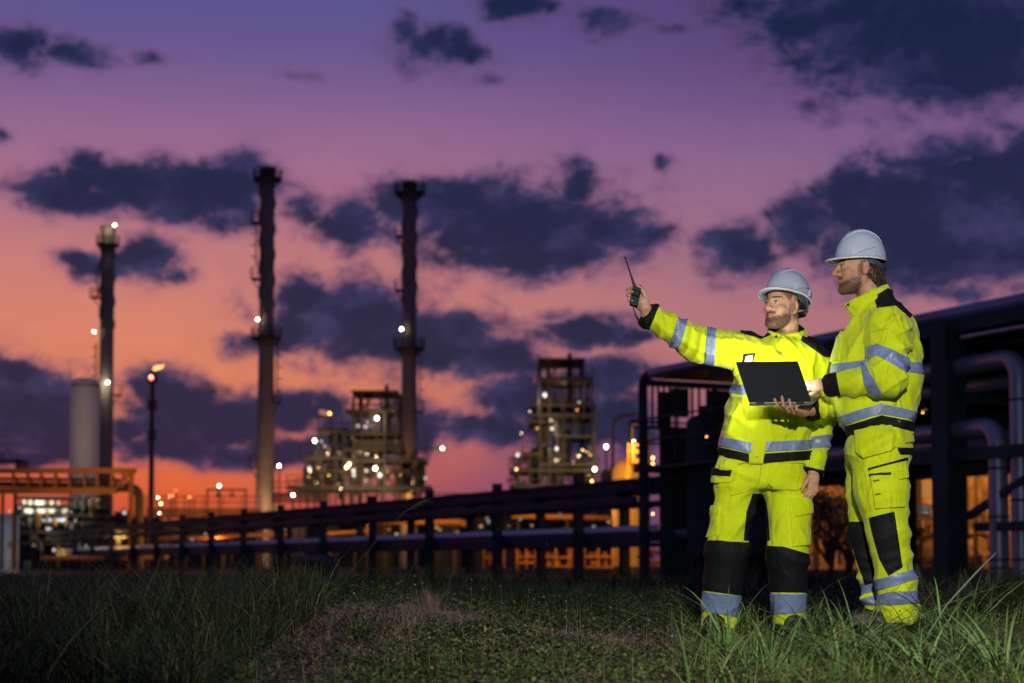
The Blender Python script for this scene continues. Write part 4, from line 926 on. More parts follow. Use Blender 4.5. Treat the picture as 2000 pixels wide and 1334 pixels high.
def blade_mesh(X, Y, H, W, lean, bend, col, seg=4, az=None, z0=None, tip=.05):
    "arched, tapering blades; lean = sideways throw of the tip / height, bend = droop of the tip"
    n = len(X); az = G.uniform(0, 2*math.pi, n) if az is None else az
    base = np.stack([X, Y, (GZ(X, Y) if z0 is None else z0)-.01], 1)
    d = np.stack([np.cos(az), np.sin(az), np.zeros(n)], 1); s = np.stack([-np.sin(az), np.cos(az), np.zeros(n)], 1)
    tw = G.uniform(-.9, .9, n)
    V = np.zeros((n, seg*2+1, 3))
    for i in range(seg+1):
        t = i/seg
        out = (H*lean*t**1.5)[:, None]*d; up = (H*(t-bend*t**2.6))[:, None]*np.array([0, 0, 1.0])
        p = base+out+up; w = (W*(1-t)**.7*(.55+.45*min(1, t*4)))[:, None]
        sd = s*np.cos(tw*t)[:, None]+d*np.sin(tw*t)[:, None]
        if i < seg: V[:, 2*i] = p-sd*w*.5; V[:, 2*i+1] = p+sd*w*.5
        else: V[:, 2*seg] = p
    k = seg*2+1; o = (np.arange(n)*k)[:, None]
    Q = np.concatenate([o+np.array([2*i, 2*i+1, 2*i+3, 2*i+2]) for i in range(seg-1)], 0)
    T = o+np.array([2*seg-2, 2*seg-1, 2*seg])
    C = np.repeat(col[:, None, :], k, 1)
    return V.reshape(-1, 3), Q, T, C.reshape(-1, 3)
def bulk(name, parts, material, origin=(0, 0, 0)):
    "one mesh out of several (V, quads, tris, colours)"
    V = []; Q = []; T = []; C = []; n = 0
    for v, q, t, c in parts: V.append(v); Q.append(q+n); T.append(t+n); C.append(c); n += len(v)
    V = np.concatenate(V)-np.asarray(origin); Q = np.concatenate(Q); T = np.concatenate(T); C = np.concatenate(C)
    me = bpy.data.meshes.new(name); me.vertices.add(len(V)); me.vertices.foreach_set('co', V.astype(np.float32).ravel())
    me.loops.add(Q.size+T.size); me.loops.foreach_set('vertex_index', np.concatenate([Q.ravel(), T.ravel()]).astype(np.int32))
    me.polygons.add(len(Q)+len(T)); st = np.concatenate([np.arange(len(Q))*4, len(Q)*4+np.arange(len(T))*3]).astype(np.int32)
    me.polygons.foreach_set('loop_start', st); me.update(calc_edges=True); me.validate()
    at = me.attributes.new('Col', 'FLOAT_COLOR', 'POINT'); c4 = np.ones((len(V), 4), np.float32); c4[:, :3] = C; at.data.foreach_set('color', c4.ravel())
    me.materials.append(material); o = bpy.data.objects.new(name, me); o.location = origin; return link(o)
def tint(n, base, var=.3, alt=None, p=.2):
    c = np.tile(A(base), (n, 1))*(1+G.uniform(-var, var, (n, 1)))*(1+G.uniform(-.12, .12, (n, 3)))
    if alt is not None: m = G.random(n) < p; c[m] = A(alt)*(1+G.uniform(-var, var, (m.sum(), 1)))
    return np.clip(c, .002, 1)
GREEN, DGREEN, STRAW, PINK = (.075, .115, .028), (.032, .046, .016), (.24, .20, .12), (.27, .19, .155)
def patchy(X, Y, seed, sc_=1.3): return waves(np.stack([X, Y, X*0], 1), seed, sc_)
def band_d(X, Y):
    "signed offset (photo px) from the middle line of the dead-grass strip that crosses the bank"
    py = HORIZON+FPX*(ZC-GZ(X, Y))/Y; return 1000+FPX*X/Y-(845-(py-1155)*1.65)
# long dark grass of the left side and the crest
X, Y = area(34000, -150, 640, 5.7, 15); keep = patchy(X, Y, 1) > -1.6; bp = 1000+FPX*X/Y; keep &= ~(band_d(X, Y) > -150+60*patchy(X, Y, 12, 1.5)); X, Y = X[keep], Y[keep]; n = len(X)
p1 = blade_mesh(X, Y, G.gamma(6, .034, n)*(.75+.25*np.minimum(1, Y/9)), G.uniform(.004, .009, n), G.uniform(.2, 1.1, n), G.uniform(.1, .55, n), tint(n, DGREEN, .5, (.11, .12, .045), .2))
X, Y = area(22000, 500, 2150, 9.5, 18); n = len(X)
p2 = blade_mesh(X, Y, G.gamma(5, .032, n)*(1+.7*patchy(X, Y, 4, .8).clip(-.5, 1)), G.uniform(.004, .009, n), G.uniform(.2, 1.0, n), G.uniform(.1, .5, n), tint(n, DGREEN, .4), seg=3)
X, Y = area(14000, -200, 2200, 18, 36, 1.2); n = len(X)
p3 = blade_mesh(X, Y, G.gamma(5, .045, n), G.uniform(.010, .02, n), G.uniform(.2, .9, n), G.uniform(.1, .5, n), tint(n, (.028, .036, .014), .4), seg=2)
# short green grass of the middle and right
X, Y = area(26000, 480, 2150, 5.7, 11); k = (patchy(X, Y, 6, 2.0) > -.1) & ((np.abs(band_d(X, Y)) > 150) | (G.random(len(X)) < .12)); X, Y = X[k], Y[k]; n = len(X)
p4 = blade_mesh(X, Y, G.gamma(5, .015, n), G.uniform(.003, .006, n), G.uniform(.3, 1.6, n), G.uniform(.1, .6, n), tint(n, (.075, .105, .032), .5, STRAW, .25), seg=3)
# longer blades, work light put into their colour, near the men's feet and in the right foreground
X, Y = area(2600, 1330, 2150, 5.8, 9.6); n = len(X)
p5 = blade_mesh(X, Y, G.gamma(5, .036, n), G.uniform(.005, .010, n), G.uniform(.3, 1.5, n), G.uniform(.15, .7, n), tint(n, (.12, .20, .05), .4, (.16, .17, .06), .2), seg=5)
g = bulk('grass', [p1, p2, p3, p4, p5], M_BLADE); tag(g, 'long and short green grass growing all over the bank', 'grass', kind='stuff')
# dead thatch
def thatch(n, pl, pr, y0, y1, c, hmul=1.0, slope=0.0):
    X, Y = area(n, pl, pr, y0, y1); px = 1000+FPX*X/Y
    k = patchy(X, Y, 9, 2.2) > -.55
    X, Y = X[k], Y[k]; m = len(X)
    return blade_mesh(X, Y, G.gamma(4, .011, m)*hmul, G.uniform(.0016, .0034, m), G.uniform(.4, 3.0, m), G.uniform(.1, .8, m), tint(m, c, .4, STRAW, .25), seg=3)
X, Y = area(60000, 300, 1050, 5.8, 11); k = np.abs(band_d(X, Y)-60*patchy(X, Y, 12, 1.5)) < 190; X, Y = X[k], Y[k]; m = len(X)
t0 = blade_mesh(X, Y, G.gamma(4, .012, m), G.uniform(.0018, .0036, m), G.uniform(.3, 2.4, m), G.uniform(.1, .8, m), tint(m, PINK, .4, STRAW, .15), seg=3)
X, Y = area(9000, 1050, 2150, 5.8, 9); m = len(X)
t1 = blade_mesh(X, Y, G.gamma(3, .02, m), G.uniform(.0018, .004, m), G.uniform(1.5, 5, m), G.uniform(.4, .95, m), tint(m, (.34, .28, .18), .4), seg=4)
g = bulk('dry_grass', [t0, t1, thatch(22000, 700, 2100, 5.8, 10, (.27, .235, .165))], M_DRY); tag(g, 'dead straw coloured and pinkish grass matted over the bank', 'dry grass', kind='stuff')
# low leafy weeds: rosettes of small leaflets on short stems
def leaflets(X, Y, per, hgt, size, col, spread):
    n = len(X); N = n*per; bx = np.repeat(X, per)+G.normal(size=N)*spread; by = np.repeat(Y, per)+G.normal(size=N)*spread
    z = GZ(X, Y).repeat(per)+G.uniform(.12, 1, N)*np.repeat(hgt, per); c = np.stack([bx, by, z], 1)
    az = G.uniform(0, 6.283, N); pit = G.normal(size=N)*.45+.1; L = G.uniform(.6, 1.3, N)*size; Wd = L*G.uniform(.38, .6, N)
    d = np.stack([np.cos(az)*np.cos(pit), np.sin(az)*np.cos(pit), np.sin(pit)], 1); r = G.normal(size=N)*.5
    s = np.stack([-np.sin(az)*np.cos(r), np.cos(az)*np.cos(r), np.sin(r)], 1)
    V = np.stack([c, c+d*(L*.4)[:, None]+s*(Wd*.5)[:, None], c+d*L[:, None]+np.array([0, 0, -1])*(L*.15)[:, None], c+d*(L*.4)[:, None]-s*(Wd*.5)[:, None]], 1)
    o = (np.arange(N)*4)[:, None]; Q = o+np.array([0, 1, 2, 3])
    C = np.repeat((np.repeat(col, per, 0)*(1+G.uniform(-.25, .25, (N, 1))))[:, None, :], 4, 1)
    return V.reshape(-1, 3), Q, np.zeros((0, 3), int), C.reshape(-1, 3)
X, Y = area(7000, 620, 2150, 5.8, 11.5); k = (patchy(X, Y, 21, 1.9) > -.25) & ((band_d(X, Y) > 120+60*patchy(X, Y, 12, 1.5)) | (G.random(len(X)) < .10)) & ((1000+FPX*X/Y < 1500) | (G.random(len(X)) < .5)); X, Y = X[k], Y[k]; n = len(X)
w1 = leaflets(X, Y, 11, G.uniform(.03, .11, n), .024, tint(n, (.060, .092, .026), .45, (.15, .13, .06), .22), .030)
X, Y = area(2500, 560, 2150, 9, 14); n = len(X)
w2 = leaflets(X, Y, 9, G.uniform(.04, .16, n), .032, tint(n, (.05, .08, .02), .3), .04)
X, Y = area(700, 200, 760, 5.8, 9); n = len(X)
w3 = leaflets(X, Y, 9, G.uniform(.03, .10, n), .026, tint(n, (.03, .05, .015), .3), .035)
g = bulk('weeds', [w1, w2, w3], M_WEED); tag(g, 'low leafy green weeds covering the middle of the bank', 'weeds', kind='stuff')
# thin stems with small seed heads standing above the weeds
X, Y = area(380, 700, 2000, 5.8, 11.5); n = len(X); H = G.uniform(.08, .22, n)
st = blade_mesh(X, Y, H, np.full(n, .003), G.uniform(0, .35, n), np.zeros(n), tint(n, (.16, .15, .09), .3), seg=4, az=(az_ := G.uniform(0, 6.28, n)))
tips = st[0].reshape(n, 9, 3)[:, 8]
hv = []; hq = []
for i in range(n):
    r = G.uniform(.003, .006); b = len(hv); c = tips[i]
    ringp = [c+np.array([r*math.cos(t), r*math.sin(t), 0]) for t in (0, 1.257, 2.513, 3.77, 5.027)]
    hv += [c-np.array([0, 0, r*1.2])]+ringp+[c+np.array([0, 0, r])]
    hq += [(b, b+1+(j+1) % 5, b+1+j) for j in range(5)]+[(b+6, b+1+j, b+1+(j+1) % 5) for j in range(5)]
hd = (np.array(hv), np.zeros((0, 4), int), np.array(hq), np.repeat(tint(n, (.16, .14, .10), .3, (.22, .20, .16), .2), 7, 0))
g = bulk('flower_stems', [st, hd], M_DRY); tag(g, 'thin stems with small pale seed heads above the weeds', 'wild flowers', kind='stuff')
# tussocks one can tell apart
def tussock(px, Y, n, h, sp, col, label, wd=(.006, .011), lean=(.3, 1.4), name='grass_tussock', cat='grass tussock', alt=None, mt=None):
    cx = (px-1000)/FPX*Y; r = np.abs(G.normal(size=n))*sp; a = G.uniform(0, 6.283, n); X = cx+r*np.cos(a); Yy = Y+r*np.sin(a)
    if col[1] > .2: h *= 1.25; wd = (wd[0]*1.25, wd[1]*1.35)
    b = blade_mesh(X, Yy, G.uniform(.45, 1.1, n)*h, G.uniform(*wd, n), G.uniform(*lean, n), G.uniform(.15, .6, n), tint(n, col, .4, alt, .25), seg=6, az=a+G.normal(size=n)*.5)
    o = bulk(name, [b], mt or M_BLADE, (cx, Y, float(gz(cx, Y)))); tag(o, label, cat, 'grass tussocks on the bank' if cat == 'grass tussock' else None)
tussock(590, 9.6, 190, .36, .10, (.075, .13, .045), 'big spiky green tussock on the left of the bank, nearest the dead grass', (.006, .010))
tussock(330, 8.2, 150, .34, .10, (.055, .085, .028), 'dark loose tussock left of the big spiky one')
tussock(480, 6.45, 90, .20, .035, (.05, .09, .025), 'small lit tussock at the bottom edge below the dead grass')
tussock(735, 11.5, 130, .22, .12, (.04, .06, .02), 'low dark tussock just left of the dry tuft')
tussock(930, 12.0, 150, .24, .13, (.022, .040, .014), 'dark rounded tussock right of the dry tuft')
tussock(1420, 7.8, 26, .34, .05, (.16, .27, .085), 'sparse tall blades before the left foot of the pointing man', (.008, .013), (.1, .9))  # bright tussocks from here: work light put into the blade colour
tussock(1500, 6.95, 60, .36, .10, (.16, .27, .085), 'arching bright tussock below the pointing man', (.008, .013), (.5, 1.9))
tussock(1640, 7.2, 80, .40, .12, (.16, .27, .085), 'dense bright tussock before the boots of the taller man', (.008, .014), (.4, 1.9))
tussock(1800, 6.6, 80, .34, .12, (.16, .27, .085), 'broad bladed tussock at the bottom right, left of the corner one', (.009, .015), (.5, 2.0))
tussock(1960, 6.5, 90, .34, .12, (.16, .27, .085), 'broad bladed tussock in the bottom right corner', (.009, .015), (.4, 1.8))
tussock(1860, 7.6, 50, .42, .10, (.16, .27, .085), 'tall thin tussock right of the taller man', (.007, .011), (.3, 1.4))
tussock(1950, 9.5, 130, .36, .2, (.018, .030, .012), 'dark shrubby tussock under the elbow pipes')
for (px, Y, n, h, lab_) in ((60, 7.0, 90, .34, 'spiky dark tussock at the far left edge of the bank'), (190, 9.6, 110, .36, 'wispy dark tussock standing behind the edge one at left'), (230, 6.6, 80, .30, 'low dark tussock at the bottom left'), (420, 11.2, 120, .34, 'dark tussock on the crest left of the big spiky one'), (700, 7.6, 60, .16, 'small green tuft inside the dead grass'), (1010, 8.2, 60, .13, 'small leafy tuft in the middle of the weeds'), (1180, 6.9, 70, .16, 'straggly tuft in the weeds below the radio hand'), (1290, 9.8, 70, .22, 'dark tuft on the crest left of the pointing man'), (1120, 12.6, 130, .26, 'dark bushy tuft before the nearest trestle post')):
    tussock(px, Y, n, h, .08, (.055, .09, .028) if Y > 7.2 else (.06, .10, .03), lab_)
tussock(838, 9.0, 260, .20, .045, (.22, .16, .13), 'pale pinkish dry tuft standing in the middle of the dead grass', (.0018, .0034), (.05, 1.0), 'dry_tuft', 'dry grass', mt=M_DRY)
def stalk(name, pts, r, col, label, heads=0):
    root = empty(name, pts[0], label, 'grass stalk')
    mb = MB(); mb.tube(pts, [r]*(len(pts)-1)+[r*.4], 6); mb.build('stem', mat(name+'_green', col, rough=.6), root)
    if heads:
        mb = MB(); q = pts[-1]; d = (pts[-1]-pts[-2]).normalized(); rr_ = np.random.default_rng(2)
        for i in range(heads):
            b = q-d*rr_.uniform(0, .10); e = b+d*rr_.uniform(.03, .08)+Vector((rr_.normal()*.018, rr_.normal()*.01, -rr_.uniform(.0, .03))); mb.tube([b, (b+e)/2+Vector((0, 0, .006)), e], [.0006, .0012, .0005], 4)
        mb.build('seed_head', mat(name+'_seed', (.06, .05, .04), rough=.8), root)
stalk('grass_stalk', [P(640, 1180, 9.4), P(690, 1110, 9.4), P(740, 1050, 9.4), P(790, 1000, 9.4), P(820, 982, 9.4)], .0016, (.035, .045, .02), 'single long grass stalk with a drooping seed head, in front of the trestle', 26)
stalk('grass_stalk', [P(1812, 1240, 6.8), P(1850, 1180, 6.8), P(1905, 1120, 6.8), P(1945, 1080, 6.8)], .004, (.10, .17, .09), 'long straight green stalk leaning right before the rack column')
# dead bent stalks of the dark plant at right
root = empty('dark_shrub', (P(1900, 1130, 11.5).x, 11.5, 0), 'dark fern like shrub below the store at the right of the men', 'shrub'); rs = np.random.default_rng(8); V = []; F = []
for i in range(60):
    a = rs.uniform(0, 6.28); b = Vector(root.location)+Vector((rs.normal()*.28, rs.normal()*.15, 0)); L_ = rs.uniform(.12, .34); e = b+Vector((math.cos(a)*L_*.7, math.sin(a)*L_*.7, L_)); mb = MB(); mb.tube([b, (b+e)/2+Vector((0, 0, .05)), e], [.004, .003, .001], 5); mb.build('stem', M_DKBR, root)
    for t in np.linspace(.3, 1, 12):
        c = b+(e-b)*t+Vector((0, 0, .05*4*t*(1-t)*.5)); s = Vector((-math.sin(a), math.cos(a), 0))
        for sg in (-1, 1): k = len(V); w = s*sg*.05*(1.15-t); V += [c, c+w*.5+Vector((0, 0, .008)), c+w, c+w*.5-Vector((0, 0, .008))]; F.append((k, k+1, k+2, k+3))
obj_from_arrays('fronds', V, F, mat('dark_frond', (.018, .026, .010), rough=.6), root, smooth=False)
# ================================================================ the two men
def cloth(name, c, rough=.75, sheen=.15, bump=(240, .25, .002), noise=(9, .06, 3)):
    return mat(name, c, rough=rough, spec=.25, sheen=sheen, bump=bump, noise=noise)
M_YEL = cloth('hi_vis_yellow', (.57, .72, .004))
def crease_bump(m, scale, dist):
    "fine dry creases of the stiff cloth, on top of the weave"
    nt = m.node_tree; b = nt.nodes['Principled BSDF']; old = b.inputs['Normal'].links[0].from_node
    t = [n for n in nt.nodes if n.type == 'TEX_COORD'][0]
    n = nt.nodes.new('ShaderNodeTexNoise'); n.inputs['Scale'].default_value = scale; n.inputs['Detail'].default_value = 3; n.inputs['Distortion'].default_value = 1.6
    n.noise_type = 'RIDGED_MULTIFRACTAL'; n.inputs['Roughness'].default_value = .45
    mp = nt.nodes.new('ShaderNodeMapping'); mp.inputs['Rotation'].default_value = (.3, .5, .4); mp.inputs['Scale'].default_value = (1.5, 1, .7)
    nt.links.new(t.outputs['Object'], mp.inputs[0]); nt.links.new(mp.outputs[0], n.inputs['Vector'])
    bp = nt.nodes.new('ShaderNodeBump'); bp.inputs['Strength'].default_value = .7; bp.inputs['Distance'].default_value = dist
    nt.links.new(n.outputs['Fac'], bp.inputs['Height']); nt.links.new(bp.outputs[0], old.inputs['Normal'])
crease_bump(M_YEL, 7.0, .028)
M_BLK = mat('black_fabric', (.006, .007, .010), rough=.7, spec=.2, bump=(240, .3, .002))
M_TAPE = mat('reflective_tape', (.17, .24, .46), rough=.40, spec=.6, noise=(14, .18, 3), bump=(60, .2, .003))  # blue light of the dusk sky put into the tape's base colour
crease_bump(M_TAPE, 9.0, .008); crease_bump(M_BLK, 8.0, .010)
M_SKIN = mat('skin', (.5, .3, .22), rough=.52, spec=.3, attr='Col', sss=.06, bump=(220, .3, .0015), noise=(55, .13, 5))
M_HAIR = mat('brown_hair', (.045, .022, .012), rough=.5, noise=(60, .5, 3))
M_HELM = mat('helmet_shell', (.42, .51, .66), rough=.25, spec=.5, coat=.5)
M_RIM = mat('helmet_rim', (.62, .64, .70), rough=.35)
M_STRAP = mat('grey_strap', (.06, .085, .11), rough=.5)
M_SNAP = mat('snap_metal', (.18, .15, .09), rough=.4, metal=.8)
M_BOOT = mat('boot_leather', (.012, .011, .010), rough=.55, bump=(80, .3, .003))
M_CARD = mat('badge_card', (.7, .7, .72), rough=.4)
M_THREAD = mat('seam_thread', (.34, .40, .004), rough=.8)

def frame_of(fwd, roll=0.0):
    f = Vector(fwd).normalized(); u = Vector((0, 0, 1)); r = f.cross(u).normalized(); u = r.cross(f).normalized()
    if roll:
        r, u = r*math.cos(roll)+u*math.sin(roll), u*math.cos(roll)-r*math.sin(roll)
    return np.array([r, f, u])      # rows: right, forward, up
def head_sdf(p, C, Fm, s):
    q = ((p-A(C))@Fm.T)/s; x = np.abs(q[:, 0]); q2 = np.stack([x, q[:, 1], q[:, 2]], 1)
    d = ellip(q, (0, -.014, .034), (.075, .098, .085))
    d = smin(d, ellip(q, (0, .026, -.04), (.060, .062, .082)), .03)
    jaw = np.minimum(cone(q2, (.050, -.012, -.062), (.018, .066, -.104), .020, .021), ellip(q, (0, .076, -.106), (.024, .018, .018)))
    d = smin(d, jaw, .03)
    d = smin(d, ellip(q2, (.040, .056, -.028), (.022, .022, .018)), .02)             # cheekbones
    d = smin(d, cone(q2, (.012, .083, .022), (.046, .068, .022), .010, .008), .012)  # brows
    d = smax(d, -ellip(q2, (.030, .096, .002), (.017, .018, .012)), .012)            # sockets
    d = smin(d, ellip(q2, (.030, .073, .002), (.0135, .0135, .0135)), .003)          # eyeballs
    lid = cone(q2, (.018, .083, .010), (.043, .073, .008), .005, .005); d = smin(d, lid, .005)
    nose = cone(q, (0, .088, .012), (0, .114, -.030), .007, .0105)
    nose = smin(nose, ellip(q2, (.012, .098, -.034), (.009, .012, .009)), .008)
    d = smin(d, nose, .012)
    lip = np.minimum(cone(q2, (0, .093, -.060), (.022, .078, -.065), .0065, .004), cone(q2, (0, .091, -.072), (.020, .078, -.068), .0075, .004))
    d = smin(d, lip, .006)
    ear = ellip(q2, (.080, -.013, -.006), (.011, .022, .036)); ear = smax(ear, -ellip(q2, (.091, -.007, .000), (.011, .012, .022)), .004)
    ear = smin(ear, ellip(q2, (.077, -.008, -.034), (.008, .009, .010)), .006)
    d = smin(d, ear, .008)
    return d*s
def head_colour(V, C, Fm, s, skin, beard, hairline, stub=.75):
    q = ((V-A(C))@Fm.T)/s; x = np.abs(q[:, 0]); y = q[:, 1]; z = q[:, 2]
    col = np.tile(A(skin), (len(V), 1)); n = waves(V, 3, 300, 9)*.5+waves(V, 5, 600, 9)*.6
    def blend(m, c): 
        m = np.clip(m, 0, 1)[:, None]; col[:] = col*(1-m)+A(c)*m
    inhead = (np.linalg.norm(q-A((0, 0, 0)), axis=1) < .17)
    sst = lambda v, a, b: np.clip((v-a)/(b-a), 0, 1)**2*(3-2*np.clip((v-a)/(b-a), 0, 1))
    blend(.35*sst(-np.abs(z+.032), -.03, -.01)*sst(y, .06, .1), (skin[0]*1.05, skin[1]*.72, skin[2]*.62))   # nose, cheeks
    jawline = sst(-(z+.064-.22*np.maximum(x-.030, 0)-.010*sst(x, .05, .06)), -.008, .014)*sst(y, -.012, .010)
    mus = sst(-np.abs(z+.052), -.012, -.005)*sst(-x, -.034, -.026)*sst(y, .06, .075)
    side = sst(x, .054, .062)*sst(y, -.008, .002)*sst(-y, -.022, -.014)*sst(-z, -.03, 0)*.8
    bm = np.clip(np.maximum(np.maximum(jawline, mus), side*.8), 0, 1)*sst(-(-z), -.2, -.14)
    blend(bm*np.clip(stub+.09*n, 0, 1)*inhead, beard)
    ear = (x > .072) & (y > -.04); 
    hair = sst(z-.9*np.maximum(y-.03, 0)+.0, hairline, hairline+.02)*sst(-y, -.085, -.05)+sst(-y, .018, .034)*sst(z, -.075, -.05)
    blend(np.clip(hair, 0, 1)*np.clip(.72+.2*n, 0, 1)*inhead*~ear, (.05, .03, .02))
    blend(sst(-np.abs(z-.027), -.007, -.003)*sst(-np.abs(x-.031), -.021, -.016)*sst(y, .05, .06)*.85, (.03, .018, .012))
    lipm = sst(-np.abs(z+.0665), -.010, -.006)*sst(-x, -.024, -.018)*sst(y, .078, .085); blend(lipm*.85, (.42, .13, .12))
    blend(sst(-np.abs(z+.0660), -.0022, -.001)*sst(-x, -.022, -.018)*sst(y, .07, .08)*.8, (.10, .03, .03))
    e = q.copy(); e[:, 0] = x; ed = np.linalg.norm((e-A((.030, .073, .002)))/A((1.25, 1, .62)), axis=1)
    blend(sst(-ed, -.0150, -.0135)*sst(y, .074, .078), (.36, .34, .32))
    ir = np.linalg.norm(e[:, [0, 2]]-A((.030, .003)), axis=1); blend(sst(-ir, -.0062, -.0050)*(y > .078)*(ed < .0145), (.05, .04, .03))
    blend(sst(-np.abs(z-.0105), -.0032, -.0016)*sst(-np.abs(x-.030), -.016, -.013)*sst(y, .06, .07)*.7, (.06, .03, .02))
    return np.clip(col, 0, 1)
def helmet(root, C, Fm, rim_z, s=1.0):
    "hard hat: shell with brim, raised crown ridge and side bosses; rim lip, headband, ratchet, chin strap anchors"
    C = A(C)
    def W(q): return C+(A(q)*s)@Fm
    n = 72; V = []; F = []
    prof = [1.0, .985, .955, .90, .82, .72, .60, .46, .30, .15, 0.0]
    hts = [0.0, .16, .30, .45, .59, .71, .81, .895, .955, .988, 1.0]
    def rad(th):
        c, sn = math.cos(th), math.sin(th)     # th = 0 forward
        return .132*c, .112*sn
    rows = []
    brim = []
    for k in range(n):
        th = 2*math.pi*k/n; bx = max(0, math.cos(th)); b = .004+.042*bx**3.0
        y, x = rad(th); L = math.hypot(x, y); brim.append((x*(1+b/L), y*(1+b/L), rim_z-.006-.008*bx**2))
    rows.append(brim)
    rows.append([(brim[k][0], brim[k][1], brim[k][2]+.005) for k in range(n)])
    for pr, h in zip(prof, hts):
        row = []
        for k in range(n):
            th = 2*math.pi*k/n; y, x = rad(th); X, Y, Z = x*pr, (y*pr-.004), rim_z+.004+.149*h
            rid = 0.0; boss = 0.0
            ll = math.hypot(X, Y) or 1; X += X/ll*boss; Y += Y/ll*boss; Z += rid; row.append((X, Y, Z))
        rows.append(row)
    for row in rows: V += [W(q) for q in row]
    m = len(rows)
    for i in range(m-1):
        for k in range(n):
            a = i*n+k; b = i*n+(k+1) % n; F.append((a, b, b+n, a+n))
    nv = len(V)      # inside face of the shell
    inner = [[(x*.95, y*.95, z-.004) for x, y, z in rows[0]]]+[[(x*.955, y*.955, z-.004) for x, y, z in r] for r in rows[2:]]
    V += [W(q) for r in inner for q in r]
    for i in range(len(inner)-1):
        for k in range(n):
            a = nv+i*n+k; b = nv+i*n+(k+1) % n; F.append((a, a+n, b+n, b))
    for k in range(n): F.append((k, nv+k, nv+(k+1) % n, (k+1) % n))
    h = obj_from_arrays('helmet', V, F, M_HELM, root)
    V = []; F = []     # pale lip round the brim
    for k in range(n):
        x, y, z = brim[k]; 
        for (dr, dz) in ((1.0, -.004), (1.022, -.001), (1.022, .004), (1.0, .007)): V.append(W((x*dr, y*dr, z+dz)))
    for k in range(n):
        for j in range(4):
            a = k*4+j; b = k*4+(j+1) % 4; c = ((k+1) % n)*4; F.append((a, b, c+(j+1) % 4, c+j))
    obj_from_arrays('rim_lip', V, F, M_RIM, h)
    mb = MB()           # headband and nape strap
    def band(z0, z1, r0, a0, a1, back):
        V = []; F = []; N = 28
        for i in range(N+1):
            th = a0+(a1-a0)*i/N; c, sn = math.cos(th), math.sin(th); w = (1-math.cos(th))/2
            for dz, rr in ((z0, r0), (z1, r0), (z1, r0+.004), (z0, r0+.004)):
                V.append(W(((.083+rr)*sn, (.104+rr)*c-.006, rim_z+dz-back*w**2)))
        for i in range(N):
            for j in range(4):
                a = i*4+j; b = i*4+(j+1) % 4; F.append((a, a+4, b+4, b))
        mb.add(V, F, False)
    band(-.022, .004, .006, R(75), R(285), .030)
    band(-.010, .012, .012, R(55), R(305), .0)
    obj = mb.build('headband', M_STRAP, h)
    mb = MB(); c = W((0, -.122, rim_z-.044)); mb.tube([W((-.022, -.122, rim_z-.044)), W((.022, -.122, rim_z-.044))], .014*s, 14)
    mb.build('ratchet_knob', M_BLK, h)
    for sx in (-1, 1):
        mb = MB(); mb.tube([W((sx*.098, -.030, rim_z+.0)), W((sx*.090, -.060, rim_z-.030)), W((sx*.05, -.108, rim_z-.05))], .004*s, 6)
        mb.build('nape_strap', M_STRAP, h)
    def hz(x, y):       # height of the crown above the rim at x, y
        q = min(1.0, math.sqrt((x/.112)**2+((y+.004)/.132)**2)); return rim_z+.004+.149*float(np.interp(q, prof[::-1], hts[::-1]))
    mb = MB(); V = []; F = []; NY, NX = 30, 9     # broad raised band over the crown
    for iy in range(NY+1):
        t = iy/NY; y = .104-.222*t; wdt = .036+.010*math.sin(math.pi*t)-.012*max(0, (.10-t)/.10)
        for ix in range(NX+2):
            u = max(0, min(NX-1, ix-1)); x = wdt*(2*u/(NX-1)-1); lift = -.004 if ix in (0, NX+1) else .0085*min(1, t*7+.05, (1-t)*7+.05)
            if ix in (0, NX+1): x *= 1.07
            V.append(W((x, y, hz(x, y)+lift)))
    for iy in range(NY):
        for ix in range(NX+1): a = iy*(NX+2)+ix; F.append((a, a+1, a+NX+3, a+NX+2))
    mb.add(V, F, False); rd = mb.build('crown_ridge', M_HELM, h)
    for p_ in rd.data.polygons: p_.use_smooth = True
    try: rd.data.set_sharp_from_angle(angle=R(35))
    except Exception: pass
    for sx in (-1, 1):
        for y in (.050, .024, -.002):
            x = sx*.027; mb = MB(); e = .004; n_ = Vector((hz(x, y)-hz(x+e, y), hz(x, y)-hz(x, y+e), e)).normalized()
            ax = Vector((1, 0, 0)); ax = (ax-n_*ax.dot(n_)).normalized(); ay = n_.cross(ax)
            mb.frame(W((x, y, hz(x, y)+.0078)), A(ax*.0042*s)@Fm, A(ay*.0085*s)@Fm, A(n_*.0016*s)@Fm); mb.build('vent_slot', M_STRAP, h)
    for sx in (-1, 1):
        for y in (-.058, .060):
            mb = MB(); x = .112*math.sqrt(max(0, 1-((y+.004)/.132)**2)); n_ = Vector((sx*x/.112**2, y/.132**2, 0)).normalized(); ty = Vector((-n_.y, n_.x, 0))
            c_ = Vector((sx*x*.985, y*.985, rim_z+.024))
            V = []
            for (z_, hw_, d_) in ((-.016, .017, .007), (.016, .014, .006)):
                for sg in (-1, 1):
                    for dd in (-.012, d_): V.append(W(c_+ty*sg*hw_+n_*dd+Vector((0, 0, z_))))
            mb.add(V, [(0, 1, 3, 2), (4, 6, 7, 5), (0, 4, 5, 1), (2, 3, 7, 6), (0, 2, 6, 4), (1, 5, 7, 3)]); mb.build('accessory_slot', M_HELM, h)
        mb = MB(); pts = []
        for t in np.linspace(0, 1, 9):
            y = .050-.10*t; z_ = .012+.036*t; q_ = float(np.interp(z_/.149, hts, prof)); x = .112*math.sqrt(max(0, q_*q_-((y+.004)/.132)**2)); pts.append(W((sx*(x+.0006), y, rim_z+.004+z_)))
        mb.tube(pts, .0011*s, 5); mb.build('moulded_line', M_STRAP, h)
    return h
